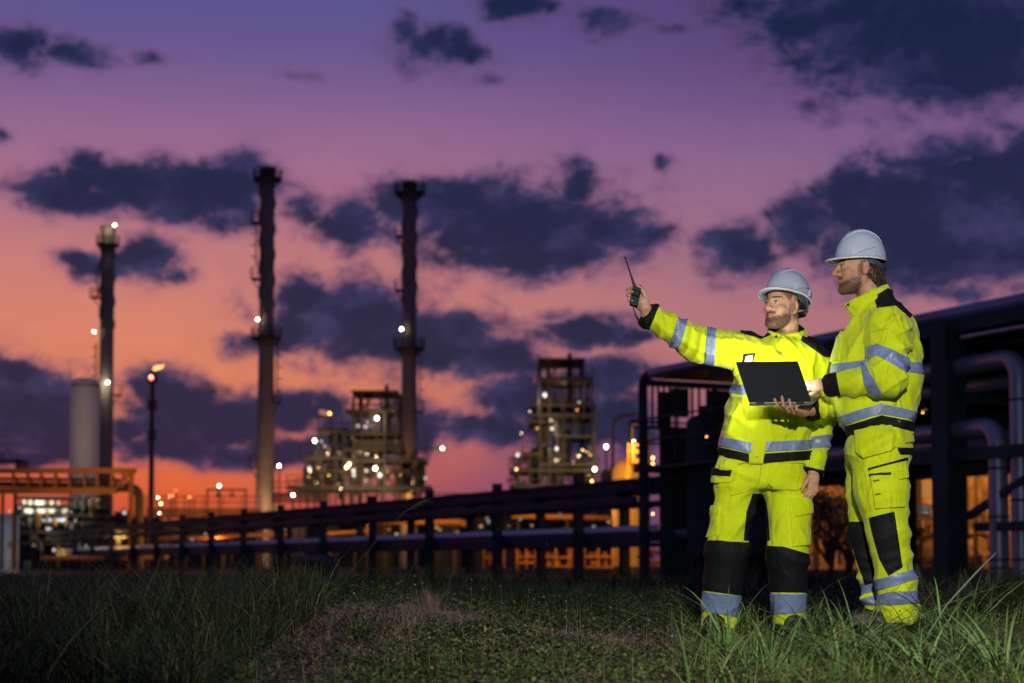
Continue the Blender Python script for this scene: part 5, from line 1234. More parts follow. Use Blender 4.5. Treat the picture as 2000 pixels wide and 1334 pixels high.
def finger(pts, r0, r1):
    n = len(pts)-1
    return [(pts[i], pts[i+1], r0+(r1-r0)*i/n, r0+(r1-r0)*(i+1)/n) for i in range(n)]
def hand_sdf(p, palm, fingers):
    "palm: list of cones; fingers: list of cone chains; fingers stay apart"
    d = None
    for a, b, ra, rb in palm:
        e = cone(p, a, b, ra, rb); d = e if d is None else smin(d, e, .016)
    f = None
    for ch in fingers:
        c = None
        for a, b, ra, rb in ch:
            e = cone(p, a, b, ra, rb); c = e if c is None else smin(c, e, .004)
        f = c if f is None else np.minimum(f, c)
    return smin(d, f, .006)
def boots(root, spots):
    for (px, py, Y, ang, gz) in spots:
        b = P(px, py, Y); b.z = gz; c, s = math.cos(ang), math.sin(ang); f = A((c, s, 0))
        def fn(p):
            B = A(b)
            d = cone(p, B+A((0, 0, .05))-f*.05, B+A((0, 0, .040))+f*.11, .048, .040)
            d = smin(d, cone(p, B+A((0, 0, .06)), B+A((0, 0, .20)), .050, .036), .04)
            sole = np.maximum(cone(p*A((1, 1, 0))+A((0, 0, 0)), A((b.x, b.y, 0))-f*.06, A((b.x, b.y, 0))+f*.12, .052, .044), np.abs(p[:, 2]-gz-.014)-.014)
            return np.maximum(smin(d, sole, .006), gz-p[:, 2])
        V, Q = surface(fn, A(b)-A((.25, .25, .02)), A(b)+A((.25, .25, .32)), .007)
        obj_from_arrays('boot', V, Q, M_BOOT, root)
def collar(root, name, top, bot, gap_dir, gap, material, inner):
    "stand collar: top/bot = (centre, x half, y half, tilt) rings; open at the front by gap radians"
    n = 56; V = []; F = []; rows = []
    for t in np.linspace(0, 1, 7):
        row = []
        for i in range(n+1):
            th = gap_dir+gap/2+(2*math.pi-gap)*i/n
            pts = []
            for (c, ax, ay, tx, ty) in (bot, top):
                pts.append(A(c)+A((ax*math.cos(th), ay*math.sin(th), tx*math.cos(th)+ty*math.sin(th))))
            b = pts[0]*(1-t)+pts[1]*t; bul = .006*math.sin(t*math.pi)+.004*math.sin(th*3+t*3)+.003*math.sin(th*7-t*2)
            row.append(b+A((math.cos(th), math.sin(th), 0))*bul)
        rows.append(row)
    def sheet(off, flip):
        V = []; F = []
        for row in rows:
            for i, q in enumerate(row):
                th = gap_dir+gap/2+(2*math.pi-gap)*i/n; V.append(q+A((math.cos(th), math.sin(th), 0))*off)
        for j in range(len(rows)-1):
            for i in range(n):
                a = j*(n+1)+i; f = (a, a+1, a+n+2, a+n+1); F.append(f[::-1] if flip else f)
        return V, F
    V, F = sheet(.0, False); V2, F2 = sheet(-.006, True); m = len(V)
    rim = []
    top0 = (len(rows)-1)*(n+1)
    for i in range(n): rim.append((top0+i, top0+i+1, m+top0+i+1, m+top0+i))
    for j in range(len(rows)-1):
        for e in (0, n): a = j*(n+1)+e; rim.append((a, a+n+1, m+a+n+1, m+a))
    o = obj_from_arrays(name, V+V2, F+[tuple(m+i for i in f) for f in F2]+rim, material, root)
    V3, F3 = sheet(-.008, True); obj_from_arrays('collar_lining', V3, F3, inner, o)
    return o

class Garment:
    "a garment surface with the pieces sewn on it"
    def __init__(s, name, root, V, Q, material): 
        s.V, s.Q, s.N = V, Q, normals(V, Q); s.o = obj_from_arrays(name, V, Q, material, root); s.root = root
    def sew(s, name, polys, material, off=.003, rim=.003, facing=None, keep=None, parent=None):
        VV, FF = patch(s.V, s.Q, s.N, polys, off, facing, keep, rim)
        if not FF: print('EMPTY PATCH', name, polys[0][:2]); return None
        return obj_from_arrays(name, VV, FF, material, parent or s.o)
    def at(s, px, py, keep=None):
        "surface point (nearest to the camera) seen at a pixel, and its normal"
        pix = proj(s.V); d = np.linalg.norm(pix-A((px, py)), axis=1); ok = d < 5
        if keep is not None: ok &= keep
        i = np.where(ok)[0] if ok.any() else np.array([np.argmin(d)])
        j = i[np.argmin(s.V[i, 1]+d[i]*.002)]; return Vector(s.V[j]), Vector(s.N[j])
    def snap(s, spots, r=.0065):
        for (px, py) in spots:
            p, n = s.at(px, py); mb = MB(); mb.tube([p+n*.002, p+n*.0065], r, 14); mb.build('snap_button', M_SNAP, s.o)
def seams(g, lines, r=.0016, off=.0015, material=None, name='seam'):
    "stitched seams: fine raised cords that follow the garment's surface along pixel polylines"
    for ln in lines:
        pts = []
        for (a, b) in zip(ln[:-1], ln[1:]):
            n = max(2, int(math.hypot(b[0]-a[0], b[1]-a[1])/4))
            for i in range(n): pts.append((a[0]+(b[0]-a[0])*i/n, a[1]+(b[1]-a[1])*i/n))
        pts.append(ln[-1]); W = []
        for q in pts:
            p, nn = g.at(*q); W.append(p+nn*off)
        W = [W[0]]+[(W[i-1]+W[i]*2+W[i+1])/4 for i in range(1, len(W)-1)]+[W[-1]]
        mb = MB(); mb.tube(W, r, 5); mb.build(name, material or M_THREAD, g.o)
def crumple(V, Q, lab, spec):
    "spec per label: list of (direction, wavelength, amplitude, seed)"
    N = normals(V, Q); d = np.zeros(len(V))
    for k, lst in spec.items():
        m = lab == k
        w = m.astype(float)
        for (dr, wl, am, sd) in lst:
            am_ = am(V) if callable(am) else am
            d += w*am_*folds(V, dr, wl, sd)
    # soften the steps between labels
    for _ in range(6):
        dd = d[:, None]; d = laplace(dd, Q, .5)[:, 0]
    return V+N*d[:, None]
def zp(px, py, Y): return P(px, py, Y).z
def nodes(lst, Y, sx):
    "(py, centre px, half width px, half depth m, y shift) -> loft nodes"
    out = []
    for (py, c, hw, hd, dy) in sorted(lst, key=lambda t: -t[0]):
        q = P(c, py, Y); out.append((q.z, q.x, Y+dy, hw/sx, hd))
    return out
def bump01(z, c, w): return np.exp(-((z-c)/w)**2)

# ---------------------------------------------------------------- the man pointing with the radio (front, shorter)
Y1 = 8.66; S1 = FPX/Y1
def J(x, y, dY=0.0): return P(x, y, Y1+dY)
base1 = P(1478, 1228, Y1); base1.z = 0.0
man1 = empty('person', base1, 'shorter bearded man in yellow hi-vis clothing, arm outstretched to point with a radio', 'person', 'workers in yellow hi-vis clothing')
t1 = nodes([(909, 1494, 87, .165, 0), (860, 1495, 88, .172, 0), (800, 1502, 85, .168, 0), (740, 1519, 85, .158, 0), (700, 1531, 81, .142, 0), (674, 1535, 62, .12, .0), (660, 1537, 42, .09, .0), (654, 1538, 34, .075, 0)], Y1, S1)
shR, elR, wrR = J(1458, 688, -.02), J(1362, 672, -.14), J(1262, 613, -.24)
shL, elL, wrL = J(1586, 709, 0), J(1606, 808, .05), J(1588, 921, -.07)
def arm1R(p): return smin(cone(p, shR, elR, .102, .090), cone(p, elR, wrR, .088, .058), .03)
def arm1L(p): return smin(cone(p, shL, elL, .090, .076), cone(p, elL, wrL, .072, .052), .03)
def torso1(p): return loft(p, t1, 2.5, .10, .008)
def jacket1(p):
    nR = A((elR-wrR).normalized()); nL = A((elL-wrL).normalized())
    aR_ = np.maximum(arm1R(p), -((p-A(J(1262, 612, -.24)))@nR)); aL_ = np.maximum(arm1L(p), -((p-A(J(1587, 923, -.07)))@nL))
    d = smin(torso1(p), aR_, .05)
    shl = smin(d, cone(p, shL, shL+(elL-shL)*.25, .090, .087), .05)
    return smin(shl, aL_, .014)
V, Q = surface(jacket1, J(1235, 930, -.55), J(1645, 600, .35), .0062)
lab = np.argmin(np.stack([torso1(V)-.004, arm1R(V), arm1L(V)]), 0)
V = crumple(V, Q, lab, {0: [((.55, .2, .8), .10, .017, 11), ((-.7, .1, .5), .115, .018, 12), ((1, .2, .1), .075, .008, 13)],
    1: [(elR-wrR+Vector((0, 0, .12)), .058, .020, 21), ((.3, .2, 1), .08, .012, 22), ((1, 0, .8), .05, .006, 23)],
    2: [((.25, .2, 1), .07, .012, 31), ((.8, .2, .5), .08, .007, 32)]})
g = Garment('jacket', man1, V, Q, M_YEL); J1 = g
da = np.minimum(arm1R(V), arm1L(V)); tor, aR, aL = torso1(V) < da+.012, arm1R(V) < torso1(V)+.004, arm1L(V) < torso1(V)+.012
g.sew('reflective_band', [[(1395, 849), (1463, 864), (1463, 884), (1395, 868)], [(1463, 864), (1600, 858), (1600, 877), (1463, 884)]], M_TAPE, .0035, keep=tor)
g.sew('waistband', [[(1395, 871), (1463, 886), (1463, 903), (1395, 888)], [(1490, 886), (1600, 879), (1600, 897), (1490, 904)]], M_BLK, .004, keep=tor)
g.sew('reflective_band', [[(1410, 746), (1500, 752), (1500, 774), (1410, 768)], [(1500, 752), (1610, 750), (1610, 771), (1500, 774)]], M_TAPE, .0035, keep=tor)
g.sew('reflective_band', [[(1328, 612), (1345, 621), (1323, 692), (1306, 680)]], M_TAPE, .0035, keep=aR)
g.sew('reflective_band', [[(1382, 632), (1399, 632), (1394, 726), (1375, 722)]], M_TAPE, .0035, keep=aR)
g.sew('reflective_band', [[(1570, 857), (1632, 846), (1630, 872), (1570, 878)]], M_TAPE, .0035, keep=aL)
g.sew('cuff', [[(1273, 586), (1289, 594), (1264, 652), (1240, 640)]], M_BLK, .005, .008, keep=aR)
g.sew('cuff', [[(1560, 908), (1615, 920), (1615, 950), (1555, 940)]], M_BLK, .005, .008, keep=aL)
g.sew('shoulder_patch', [[(1446, 636), (1505, 626), (1505, 654), (1487, 662), (1446, 650)]], M_BLK, .0035)
g.sew('shoulder_patch', [[(1564, 665), (1572, 640), (1604, 655), (1638, 700), (1610, 697)]], M_BLK, .0035)
g.sew('zip_flap', [[(1503, 662), (1531, 662), (1514, 760), (1487, 760)], [(1487, 760), (1514, 760), (1490, 905), (1463, 905)]], M_YEL, .006, .006, facing=1, keep=tor)
g.sew('chest_pocket', [[(1546, 702), (1590, 700), (1586, 756), (1540, 758)]], M_YEL, .006, .006, facing=1, keep=tor)
g.sew('chest_pocket', [[(1436, 700), (1482, 694), (1474, 752), (1432, 752)]], M_YEL, .006, .006, facing=1)
bd = g.sew('badge_holder', [[(1452, 692), (1475, 691), (1470, 716), (1446, 716)]], M_BLK, .012, .006, facing=1)
g.sew('badge_card', [[(1455, 695), (1471, 694), (1466, 715), (1450, 715)]], M_CARD, .0145, .002, facing=1, parent=bd)
g.snap([(1477, 894), (1514, 655)])
seams(g, [[(1430, 790), (1424, 800), (1416, 840)], [(1552, 800), (1555, 845)], [(1580, 700), (1572, 760), (1570, 800)], [(1448, 660), (1456, 690), (1452, 724)], [(1506, 668), (1492, 760), (1468, 900)]])
ctr = J(1537, 651); bot = (J(1538, 668), .100, .088, .004, .030); top = (J(1536, 641), .094, .086, .004, .038)
collar(man1, 'collar', top, bot, -math.pi/2-.5, .12, M_YEL, M_BLK)
# trousers
H1 = [J(1445, 930), J(1432, 1000, -.03), J(1419, 1072, -.07), J(1404, 1216, .02)]
H1L = [J(1530, 930), J(1540, 1000, -.04), J(1538, 1080, -.07), J(1541, 1216, .0)]
tp1 = nodes([(958, 1486, 85, .150, 0), (925, 1487, 84, .158, 0), (900, 1490, 78, .145, 0), (870, 1493, 66, .12, 0), (850, 1494, 60, .11, 0)], Y1, S1)
def leg1R(p): return smin(smin(cone(p, H1[0], H1[1], .120, .098), cone(p, H1[1], H1[2], .094, .101), .03), cone(p, H1[2], H1[3], .101, .093), .03)
def leg1L(p): return smin(smin(cone(p, H1L[0], H1L[1], .118, .100), cone(p, H1L[1], H1L[2], .096, .101), .03), cone(p, H1L[2], H1L[3], .101, .082), .03)
def trousers1(p):
    d = smin(smin(loft(p, tp1, 2.3), leg1R(p), .05), leg1L(p), .03)
    return np.maximum(d, .022+.012*np.sin(p[:, 0]*11)-p[:, 2])
V, Q = surface(trousers1, J(1330, 1240, -.35), J(1620, 840, .35), .0064)
lab = np.argmin(np.stack([loft(V, tp1, 2.3), leg1R(V), leg1L(V)]), 0)
hemf = lambda V: .009+.022*bump01(V[:, 2], .12, .10)+.010*bump01(V[:, 2], .48, .12)
V = crumple(V, Q, lab, {0: [((.5, .1, .9), .10, .013, 41), ((-.6, .1, .8), .11, .013, 42)],
    1: [((.35, .2, 1), .085, hemf, 51), ((-.6, .1, .7), .11, .015, 52)], 2: [((-.35, .2, 1), .085, hemf, 61), ((.6, .1, .7), .11, .015, 62)]})
g = Garment('trousers', man1, V, Q, M_YEL)
lR, lL = V[:, 0] < P(1484, 1100, Y1).x, V[:, 0] >= P(1484, 1100, Y1).x
g.sew('knee_panel', [[(1340, 1052), (1400, 1056), (1484, 1057), (1484, 1162), (1440, 1162), (1340, 1147)]], M_BLK, .005, keep=lR)
g.sew('knee_panel', [[(1478, 1053), (1530, 1068), (1610, 1072), (1610, 1158), (1478, 1155)]], M_BLK, .005, keep=lL)
g.sew('reflective_band', [[(1340, 1152), (1460, 1166), (1460, 1208), (1340, 1188)]], M_TAPE, .004, keep=lR)
g.sew('reflective_band', [[(1490, 1160), (1600, 1160), (1600, 1194), (1490, 1202)]], M_TAPE, .004, keep=lL)
g.sew('crotch_panel', [[(1470, 964), (1486, 964), (1484, 1056), (1452, 1056), (1458, 1000)]], M_BLK, .003, keep=lR)
g.sew('crotch_panel', [[(1484, 964), (1492, 966), (1500, 1000), (1504, 1056), (1484, 1056)]], M_BLK, .003, keep=lL)
h = g.sew('holster_pocket', [[(1410, 892), (1443, 897), (1438, 936), (1426, 944), (1391, 943)]], M_YEL, .016, .014, facing=1)
g.sew('pocket_strip', [[(1397, 915), (1432, 918), (1429, 931), (1394, 929)]], M_BLK, .0185, .003, facing=1, parent=h)
g.sew('holster_pocket', [[(1502, 902), (1565, 903), (1565, 952), (1555, 958), (1509, 954), (1497, 940)]], M_YEL, .009, .008, facing=1)
h = g.sew('cargo_pocket', [[(1541, 978), (1580, 977), (1582, 1063), (1547, 1069)]], M_YEL, .014, .012)
g.sew('pocket_flap', [[(1541, 976), (1582, 973), (1581, 1002), (1551, 1009)]], M_YEL, .021, .006, parent=h)
g.sew('cargo_pocket', [[(1380, 988), (1407, 990), (1402, 1046), (1380, 1052)]], M_YEL, .013, .012)
seams(g, [[(1487, 908), (1484, 930), (1479, 948)], [(1512, 906), (1506, 940), (1514, 948), (1552, 951)], [(1548, 985), (1552, 1062)], [(1424, 968), (1452, 962), (1476, 956)], [(1536, 905), (1558, 912), (1566, 922)]])
boots(man1, [(1402, 1222, Y1-.02, R(-115), 0.0), (1541, 1222, Y1-.02, R(-75), 0.0)])
# body: head, neck, hands, and the figure under the clothes
hc1 = J(1526, 599, -.02); F1 = frame_of((-math.sin(R(46))*.985, -math.cos(R(46))*.985, .13))
pR = [(J(1266, 610, -.245), J(1254, 590, -.265), .027, .024), (J(1262, 600, -.26), J(1246, 574, -.245), .022, .016), (J(1258, 602, -.25), J(1244, 596, -.24), .024, .016), (J(1254, 592, -.245), J(1246, 580, -.235), .022, .018)]
YR = -.24
fR = [finger([J(1250, 570, YR+.015), J(1233, 563, YR+.012), J(1225, 565, YR-.020), J(1229, 567, YR-.036)], .0095, .0072),
      finger([J(1248, 578, YR+.015), J(1232, 574, YR+.012), J(1225, 576, YR-.022), J(1230, 578, YR-.038)], .0098, .0076),
      finger([J(1248, 586, YR+.015), J(1236, 586, YR+.012), J(1229, 587, YR-.022), J(1235, 588, YR-.038)], .0096, .0074),
      finger([J(1250, 594, YR+.015), J(1241, 596, YR+.008), J(1234, 595, YR-.020), J(1239, 594, YR-.034)], .0086, .0064),
      finger([J(1263, 596, YR-.02), J(1262, 580, YR-.035), J(1254, 566, YR-.04), J(1244, 557, YR-.035)], .0155, .0085)]
pL = [(J(1589, 918, -.07), J(1589, 934, -.085), .026, .027), (J(1584, 934, -.09), J(1583, 950, -.10), .018, .017), (J(1592, 934, -.085), J(1592, 950, -.09), .018, .016)]
fL = [finger([J(1582, 952, -.10), J(1575, 964, -.115), J(1570, 974, -.11), J(1568, 981, -.10)], .0098, .0074),
      finger([J(1587, 954, -.10), J(1582, 967, -.115), J(1577, 976, -.105), J(1573, 981, -.09)], .0100, .0076),
      finger([J(1592, 953, -.095), J(1589, 965, -.108), J(1584, 973, -.095), J(1580, 977, -.08)], .0096, .0072),
      finger([J(1596, 950, -.085), J(1595, 959, -.096), J(1591, 966, -.085), J(1587, 969, -.07)], .0086, .0064),
      finger([J(1583, 930, -.10), J(1575, 941, -.115), J(1569, 951, -.12), J(1566, 960, -.115)], .0135, .0085)]
def under(p, tor, yaw, arms, legs, neck):
    d = loft(p, tor, 2.1, yaw)
    for a, b, ra, rb in arms+legs: d = smin(d, cone(p, a, b, ra, rb), .03)
    return smin(d, cone(p, *neck), .03)
ut1 = nodes([(940, 1487, 58, .10, 0), (880, 1492, 56, .095, 0), (800, 1504, 56, .10, 0), (720, 1526, 60, .10, 0), (690, 1533, 50, .085, 0), (665, 1537, 26, .06, 0)], Y1, S1)
def body1(p):
    d = under(p, ut1, .1, [(shR, elR, .05, .042), (elR, wrR, .042, .028), (shL, elL, .05, .042), (elL, wrL, .042, .027)],
              [(H1[0], H1[2], .075, .055), (H1[2], H1[3], .052, .042), (H1L[0], H1L[2], .075, .055), (H1L[2], H1L[3], .052, .042)],
              (J(1537, 672, .01), J(1538, 615, .0), .060, .056))
    d = smin(d, head_sdf(p, hc1, F1, 1.0), .012)
    d = smin(d, hand_sdf(p, pR, fR), .008)
    return smin(d, hand_sdf(p, pL, fL), .008)
V, Q = surface(body1, J(1205, 1225, -.35), J(1640, 530, .3), .0042)
col = head_colour(V, hc1, F1, 1.0, (.52, .30, .21), (.018, .010, .007), .012, .78)
obj_from_arrays('body', V, Q, M_SKIN, man1, attrs={'Col': col})
helmet(man1, J(1536, 598, -.01), frame_of((-math.sin(R(49))*.96, -math.cos(R(49))*.96, .25), R(-6)), .040, 1.0)

# ---------------------------------------------------------------- the man working the laptop (taller, in profile)
Y2 = 8.34; S2 = FPX/Y2
def K(x, y, dY=0.0): return P(x, y, Y2+dY)
G2 = .03
base2 = P(1728, 1212, Y2); base2.z = G2
man2 = empty('person', base2, 'taller man in yellow hi-vis clothing standing in profile with a hand on the laptop', 'person', 'workers in yellow hi-vis clothing')
t2 = nodes([(852, 1720, 63, .17, 0), (815, 1711, 75, .19, 0), (760, 1713, 86, .205, 0), (700, 1712, 86, .21, 0), (655, 1717, 74, .20, 0), (622, 1719, 57, .165, 0), (592, 1714, 38, .11, 0), (566, 1712, 27, .075, 0)], Y2, S2)
shN, elN, wrN = K(1736, 636, -.19), K(1735, 740, -.27), K(1615, 753, -.09)
shF, elF, wrF = K(1698, 640, .19), K(1668, 775, .24), K(1585, 802, .04)
def arm2N(p): return smin(cone(p, shN, elN, .100, .088), cone(p, elN, wrN, .084, .052), .04)
def arm2F(p): return smin(cone(p, shF, elF, .095, .08), cone(p, elF, wrF, .078, .05), .03)
def torso2(p): return loft(p, t2, 2.4, -.08, .008)
def jacket2(p):
    d = smin(torso2(p), cone(p, shN, shN+(elN-shN)*.35, .100, .096), .06)
    d = smin(d, cone(p, shF, shF+(elF-shF)*.3, .09, .09), .06)
    nN = A((elN-wrN).normalized()); nF = A((elF-wrF).normalized())
    return smin(smin(d, np.maximum(arm2N(p), -((p-A(wrN))@nN)), .02), np.maximum(arm2F(p), -((p-A(wrF))@nF)), .02)
V, Q = surface(jacket2, K(1560, 880, -.45), K(1825, 545, .42), .0062)
lab = np.argmin(np.stack([torso2(V)-.004, arm2N(V), arm2F(V)]), 0)
V = crumple(V, Q, lab, {0: [((.5, .3, .8), .11, .015, 71), ((-.6, .3, .6), .12, .016, 72), ((.4, .2, 1), .07, lambda V: .012*bump01(V[:, 2], zp(1710, 790, Y2), .07), 73)],
    1: [((-.5, .2, .9), .07, .018, 81), ((.7, .2, .6), .08, .014, 82)], 2: [((.8, .2, .3), .07, .012, 91)]})
g = Garment('jacket', man2, V, Q, M_YEL)
da = np.minimum(arm2N(V), arm2F(V)); tor, aN, aF = torso2(V) < da+.014, arm2N(V) < torso2(V)+.014, arm2F(V) < torso2(V)+.004
g.sew('reflective_band', [[(1605, 714), (1700, 702), (1700, 720), (1605, 735)], [(1700, 702), (1815, 709), (1815, 731), (1700, 720)]], M_TAPE, .0035, keep=tor)
g.sew('reflective_band', [[(1615, 822), (1675, 801), (1675, 821), (1615, 843)], [(1675, 801), (1722, 788), (1722, 808), (1675, 821)], [(1722, 788), (1800, 806), (1800, 823), (1722, 808)]], M_TAPE, .0035, keep=tor)
g.sew('waistband', [[(1650, 833), (1722, 811), (1722, 828), (1655, 853)], [(1722, 811), (1800, 826), (1800, 846), (1722, 828)]], M_BLK, .004, keep=tor)
g.sew('reflective_band', [[(1690, 678), (1715, 671), (1715, 695), (1690, 702)], [(1715, 671), (1780, 701), (1770, 727), (1715, 695)]], M_TAPE, .0035, keep=aN)
g.sew('reflective_band', [[(1668, 708), (1688, 708), (1722, 766), (1712, 790), (1694, 782), (1688, 750)]], M_TAPE, .0035, keep=aN)
g.sew('cuff', [[(1600, 728), (1632, 724), (1643, 782), (1600, 786)]], M_BLK, .005, .008, keep=aN)
g.sew('cuff', [[(1570, 780), (1597, 780), (1603, 825), (1570, 825)]], M_BLK, .005, .008, keep=aF)
g.sew('shoulder_patch', [[(1706, 580), (1733, 563), (1750, 597), (1713, 601)], [(1733, 563), (1756, 570), (1786, 612), (1777, 621), (1750, 597)]], M_BLK, .0035, facing=1)
g.sew('chest_pocket', [[(1622, 660), (1646, 648), (1640, 704), (1620, 708)]], M_YEL, .010, .008, keep=tor)
g.snap([(1755, 822)])
seams(g, [[(1697, 600), (1694, 640), (1697, 690)], [(1698, 648), (1716, 644), (1734, 642)], [(1732, 646), (1722, 676)], [(1708, 770), (1712, 785)], [(1776, 625), (1790, 660), (1794, 700)], [(1650, 660), (1655, 690), (1652, 706)]])
top = (K(1690, 575), .104, .092, .048, .0); bot = (K(1702, 600), .094, .096, .044, .0)
cl = collar(man2, 'collar', top, bot, math.pi, .10, M_YEL, M_YEL)
mb = MB(); q = K(1657, 595, -.038); mb.tube([q, q+Vector((-.004, -.006, 0))], .007, 12); mb.build('snap_button', M_SNAP, cl)
HN = [K(1716, 880, -.09), K(1722, 960, -.10), K(1735, 1045, -.11), K(1752, 1150, -.09), K(1754, 1200, -.09)]
HF = [K(1702, 880, .10), K(1698, 960, .11), K(1690, 1040, .11), K(1702, 1130, .13), K(1708, 1198, .13)]
tp2 = nodes([(905, 1716, 62, .16, 0), (870, 1717, 64, .16, 0), (845, 1719, 58, .15, 0), (825, 1720, 50, .13, 0), (805, 1720, 44, .12, 0)], Y2, S2)
def chain(p, H, rr):
    d = None
    for i in range(len(H)-1):
        e = cone(p, H[i], H[i+1], rr[i], rr[i+1]); d = e if d is None else smin(d, e, .03)
    return d
def leg2N(p): return chain(p, HN, (.140, .128, .098, .094, .100))
def leg2F(p): return chain(p, HF, (.130, .110, .078, .060, .052))
def trousers2(p):
    d = smin(smin(loft(p, tp2, 2.3), leg2N(p), .04), leg2F(p), .03)
    return np.maximum(d, G2+.015+.012*np.sin(p[:, 0]*14)-p[:, 2])
V, Q = surface(trousers2, K(1600, 1230, -.4), K(1840, 800, .42), .0064)
lab = np.argmin(np.stack([loft(V, tp2, 2.3), leg2N(V), leg2F(V)]), 0)
hemf = lambda V: .010+.030*bump01(V[:, 2], .16, .10)
V = crumple(V, Q, lab, {0: [((.5, .1, .9), .11, .007, 141)], 1: [((.3, .2, 1), .085, hemf, 151), ((-.6, .1, .7), .11, .016, 152)], 2: [((.35, .2, 1), .085, hemf, 161), ((.6, .1, .7), .11, .014, 162)]})
g = Garment('trousers', man2, V, Q, M_YEL)
nl, fl = lab == 1, lab == 2
nl = V[:, 1] < Y2+.02; fl = ~nl
g.sew('knee_panel', [[(1650, 1019), (1730, 1019), (1730, 1130), (1690, 1142)]], M_BLK, .005, keep=fl)
g.sew('knee_panel', [[(1698, 1011), (1746, 999), (1762, 1107), (1736, 1125), (1718, 1090), (1704, 1040)]], M_BLK, .005, keep=nl, facing=1)
g.sew('reflective_band', [[(1680, 1140), (1735, 1126), (1735, 1148), (1680, 1162)], [(1735, 1126), (1810, 1104), (1810, 1124), (1735, 1148)]], M_TAPE, .004)
g.sew('reflective_band', [[(1680, 1171), (1735, 1157), (1735, 1182), (1680, 1180)], [(1735, 1157), (1815, 1152), (1815, 1175), (1735, 1182)]], M_TAPE, .004)
g.sew('holster_pocket', [[(1672, 838), (1741, 834), (1748, 872), (1738, 881), (1687, 893), (1675, 884)]], M_YEL, .014, .012, facing=1)
g.sew('back_pocket', [[(1752, 838), (1790, 840), (1790, 862), (1766, 866), (1754, 856)]], M_YEL, .010, .009, facing=1)
g.sew('hem_strip', [[(1752, 874), (1795, 875), (1795, 888), (1758, 888)]], M_BLK, .004, facing=1)
h = g.sew('cargo_pocket', [[(1699, 917), (1766, 898), (1768, 929), (1764, 990), (1711, 993)]], M_YEL, .013, .012, facing=1, keep=nl & (np.abs(V[:, 1]-Y2+.2) < .14))
g.sew('pocket_flap', [[(1739, 920), (1766, 914), (1768, 933), (1752, 938), (1742, 932)]], M_YEL, .022, .008, facing=1, parent=h, keep=np.abs(V[:, 1]-Y2+.2) < .14)
g.sew('pocket_strip', [[(1698, 915), (1768, 894), (1768, 899), (1699, 919)]], M_BLK, .0165, .003, facing=1, parent=h)
g.sew('pocket_strip', [[(1700, 927), (1738, 922), (1738, 926), (1700, 931)]], M_BLK, .0165, .003, facing=1, parent=h)
g.sew('pocket_strip', [[(1707, 938), (1717, 936), (1717, 938), (1707, 940)]], M_BLK, .0165, .003, facing=1, parent=h)
g.sew('pocket_strip', [[(1711, 964), (1720, 962), (1720, 964), (1711, 966)]], M_BLK, .0165, .003, facing=1, parent=h)
g.snap([(1742, 909)], .007)
seams(g, [[(1682, 842), (1680, 880), (1690, 887), (1735, 876), (1741, 868)], [(1706, 836), (1716, 876)], [(1672, 896), (1688, 930), (1697, 1000)], [(1714, 985), (1770, 982)], [(1722, 935), (1728, 985)]])
boots(man2, [(1757, 1212, Y2-.09, R(190), G2), (1714, 1212, Y2+.13, R(178), G2)])
hc2 = K(1674, 524, .0); F2 = frame_of((-.99, -.12, .0))
pN = [(K(1618, 753, -.09), K(1602, 751, -.07), .028, .026), (K(1602, 748, -.06), K(1588, 749, -.03), .020, .017), (K(1602, 756, -.075), K(1590, 758, -.06), .020, .017)]
fN = [finger([K(1590, 746, -.02), K(1580, 745, .01), K(1572, 752, .025), K(1568, 760, .03)], .0098, .0074),
      finger([K(1589, 749, -.04), K(1578, 747, -.015), K(1569, 754, .0), K(1565, 763, .005)], .0100, .0076),
      finger([K(1589, 753, -.055), K(1578, 751, -.04), K(1570, 758, -.03), K(1567, 766, -.025)], .0097, .0073),
      finger([K(1591, 758, -.065), K(1582, 757, -.06), K(1576, 763, -.05), K(1573, 769, -.045)], .0088, .0066),
      finger([K(1606, 757, -.05), K(1597, 763, -.03), K(1589, 767, -.02), K(1582, 769, -.012)], .0125, .0085)]
pF = [(K(1586, 802, .04), K(1570, 803, .0), .027, .026), (K(1570, 806, .0), K(1556, 805, -.055), .020, .018), (K(1572, 800, .0), K(1552, 802, -.06), .018, .015)]
ZL = -.155
fF = [finger([K(1553, 803, -.07), K(1530, 800, -.12), K(1518, 793, ZL-.01), K(1513, 780, ZL-.005)], .0098, .0078),
      finger([K(1555, 805, -.07), K(1540, 803, -.135), K(1530, 792, ZL-.015), K(1527, 775, ZL-.006)], .0102, .0080),
      finger([K(1558, 807, -.07), K(1550, 806, -.135), K(1544, 795, ZL-.014), K(1541, 781, ZL-.006)], .0100, .0078),
      finger([K(1562, 808, -.06), K(1559, 808, -.125), K(1556, 801, ZL-.008), K(1555, 792, ZL-.004)], .0090, .0070),
      finger([K(1570, 796, .0), K(1562, 786, .0), K(1552, 780, -.03), K(1545, 778, -.05)], .0130, .0085)]
ut2 = nodes([(880, 1714, 44, .13, 0), (820, 1712, 46, .14, 0), (740, 1712, 54, .15, 0), (660, 1718, 48, .15, 0), (630, 1718, 34, .11, 0), (600, 1712, 22, .06, 0)], Y2, S2)
def body2(p):
    d = under(p, ut2, -.08, [(shN, elN, .05, .042), (elN, wrN, .042, .028), (shF, elF, .05, .042), (elF, wrF, .042, .027)],
              [(HN[0], HN[2], .085, .055), (HN[2], HN[4], .052, .042), (HF[0], HF[2], .08, .052), (HF[2], HF[4], .05, .036)],
              (K(1712, 610, 0), K(1688, 545, 0), .066, .060))
    d = smin(d, head_sdf(p, hc2, F2, 1.04), .012)
    d = smin(d, hand_sdf(p, pN, fN), .008)
    return smin(d, hand_sdf(p, pF, fF), .008)
V, Q = surface(body2, K(1495, 1215, -.4), K(1790, 460, .4), .0042)
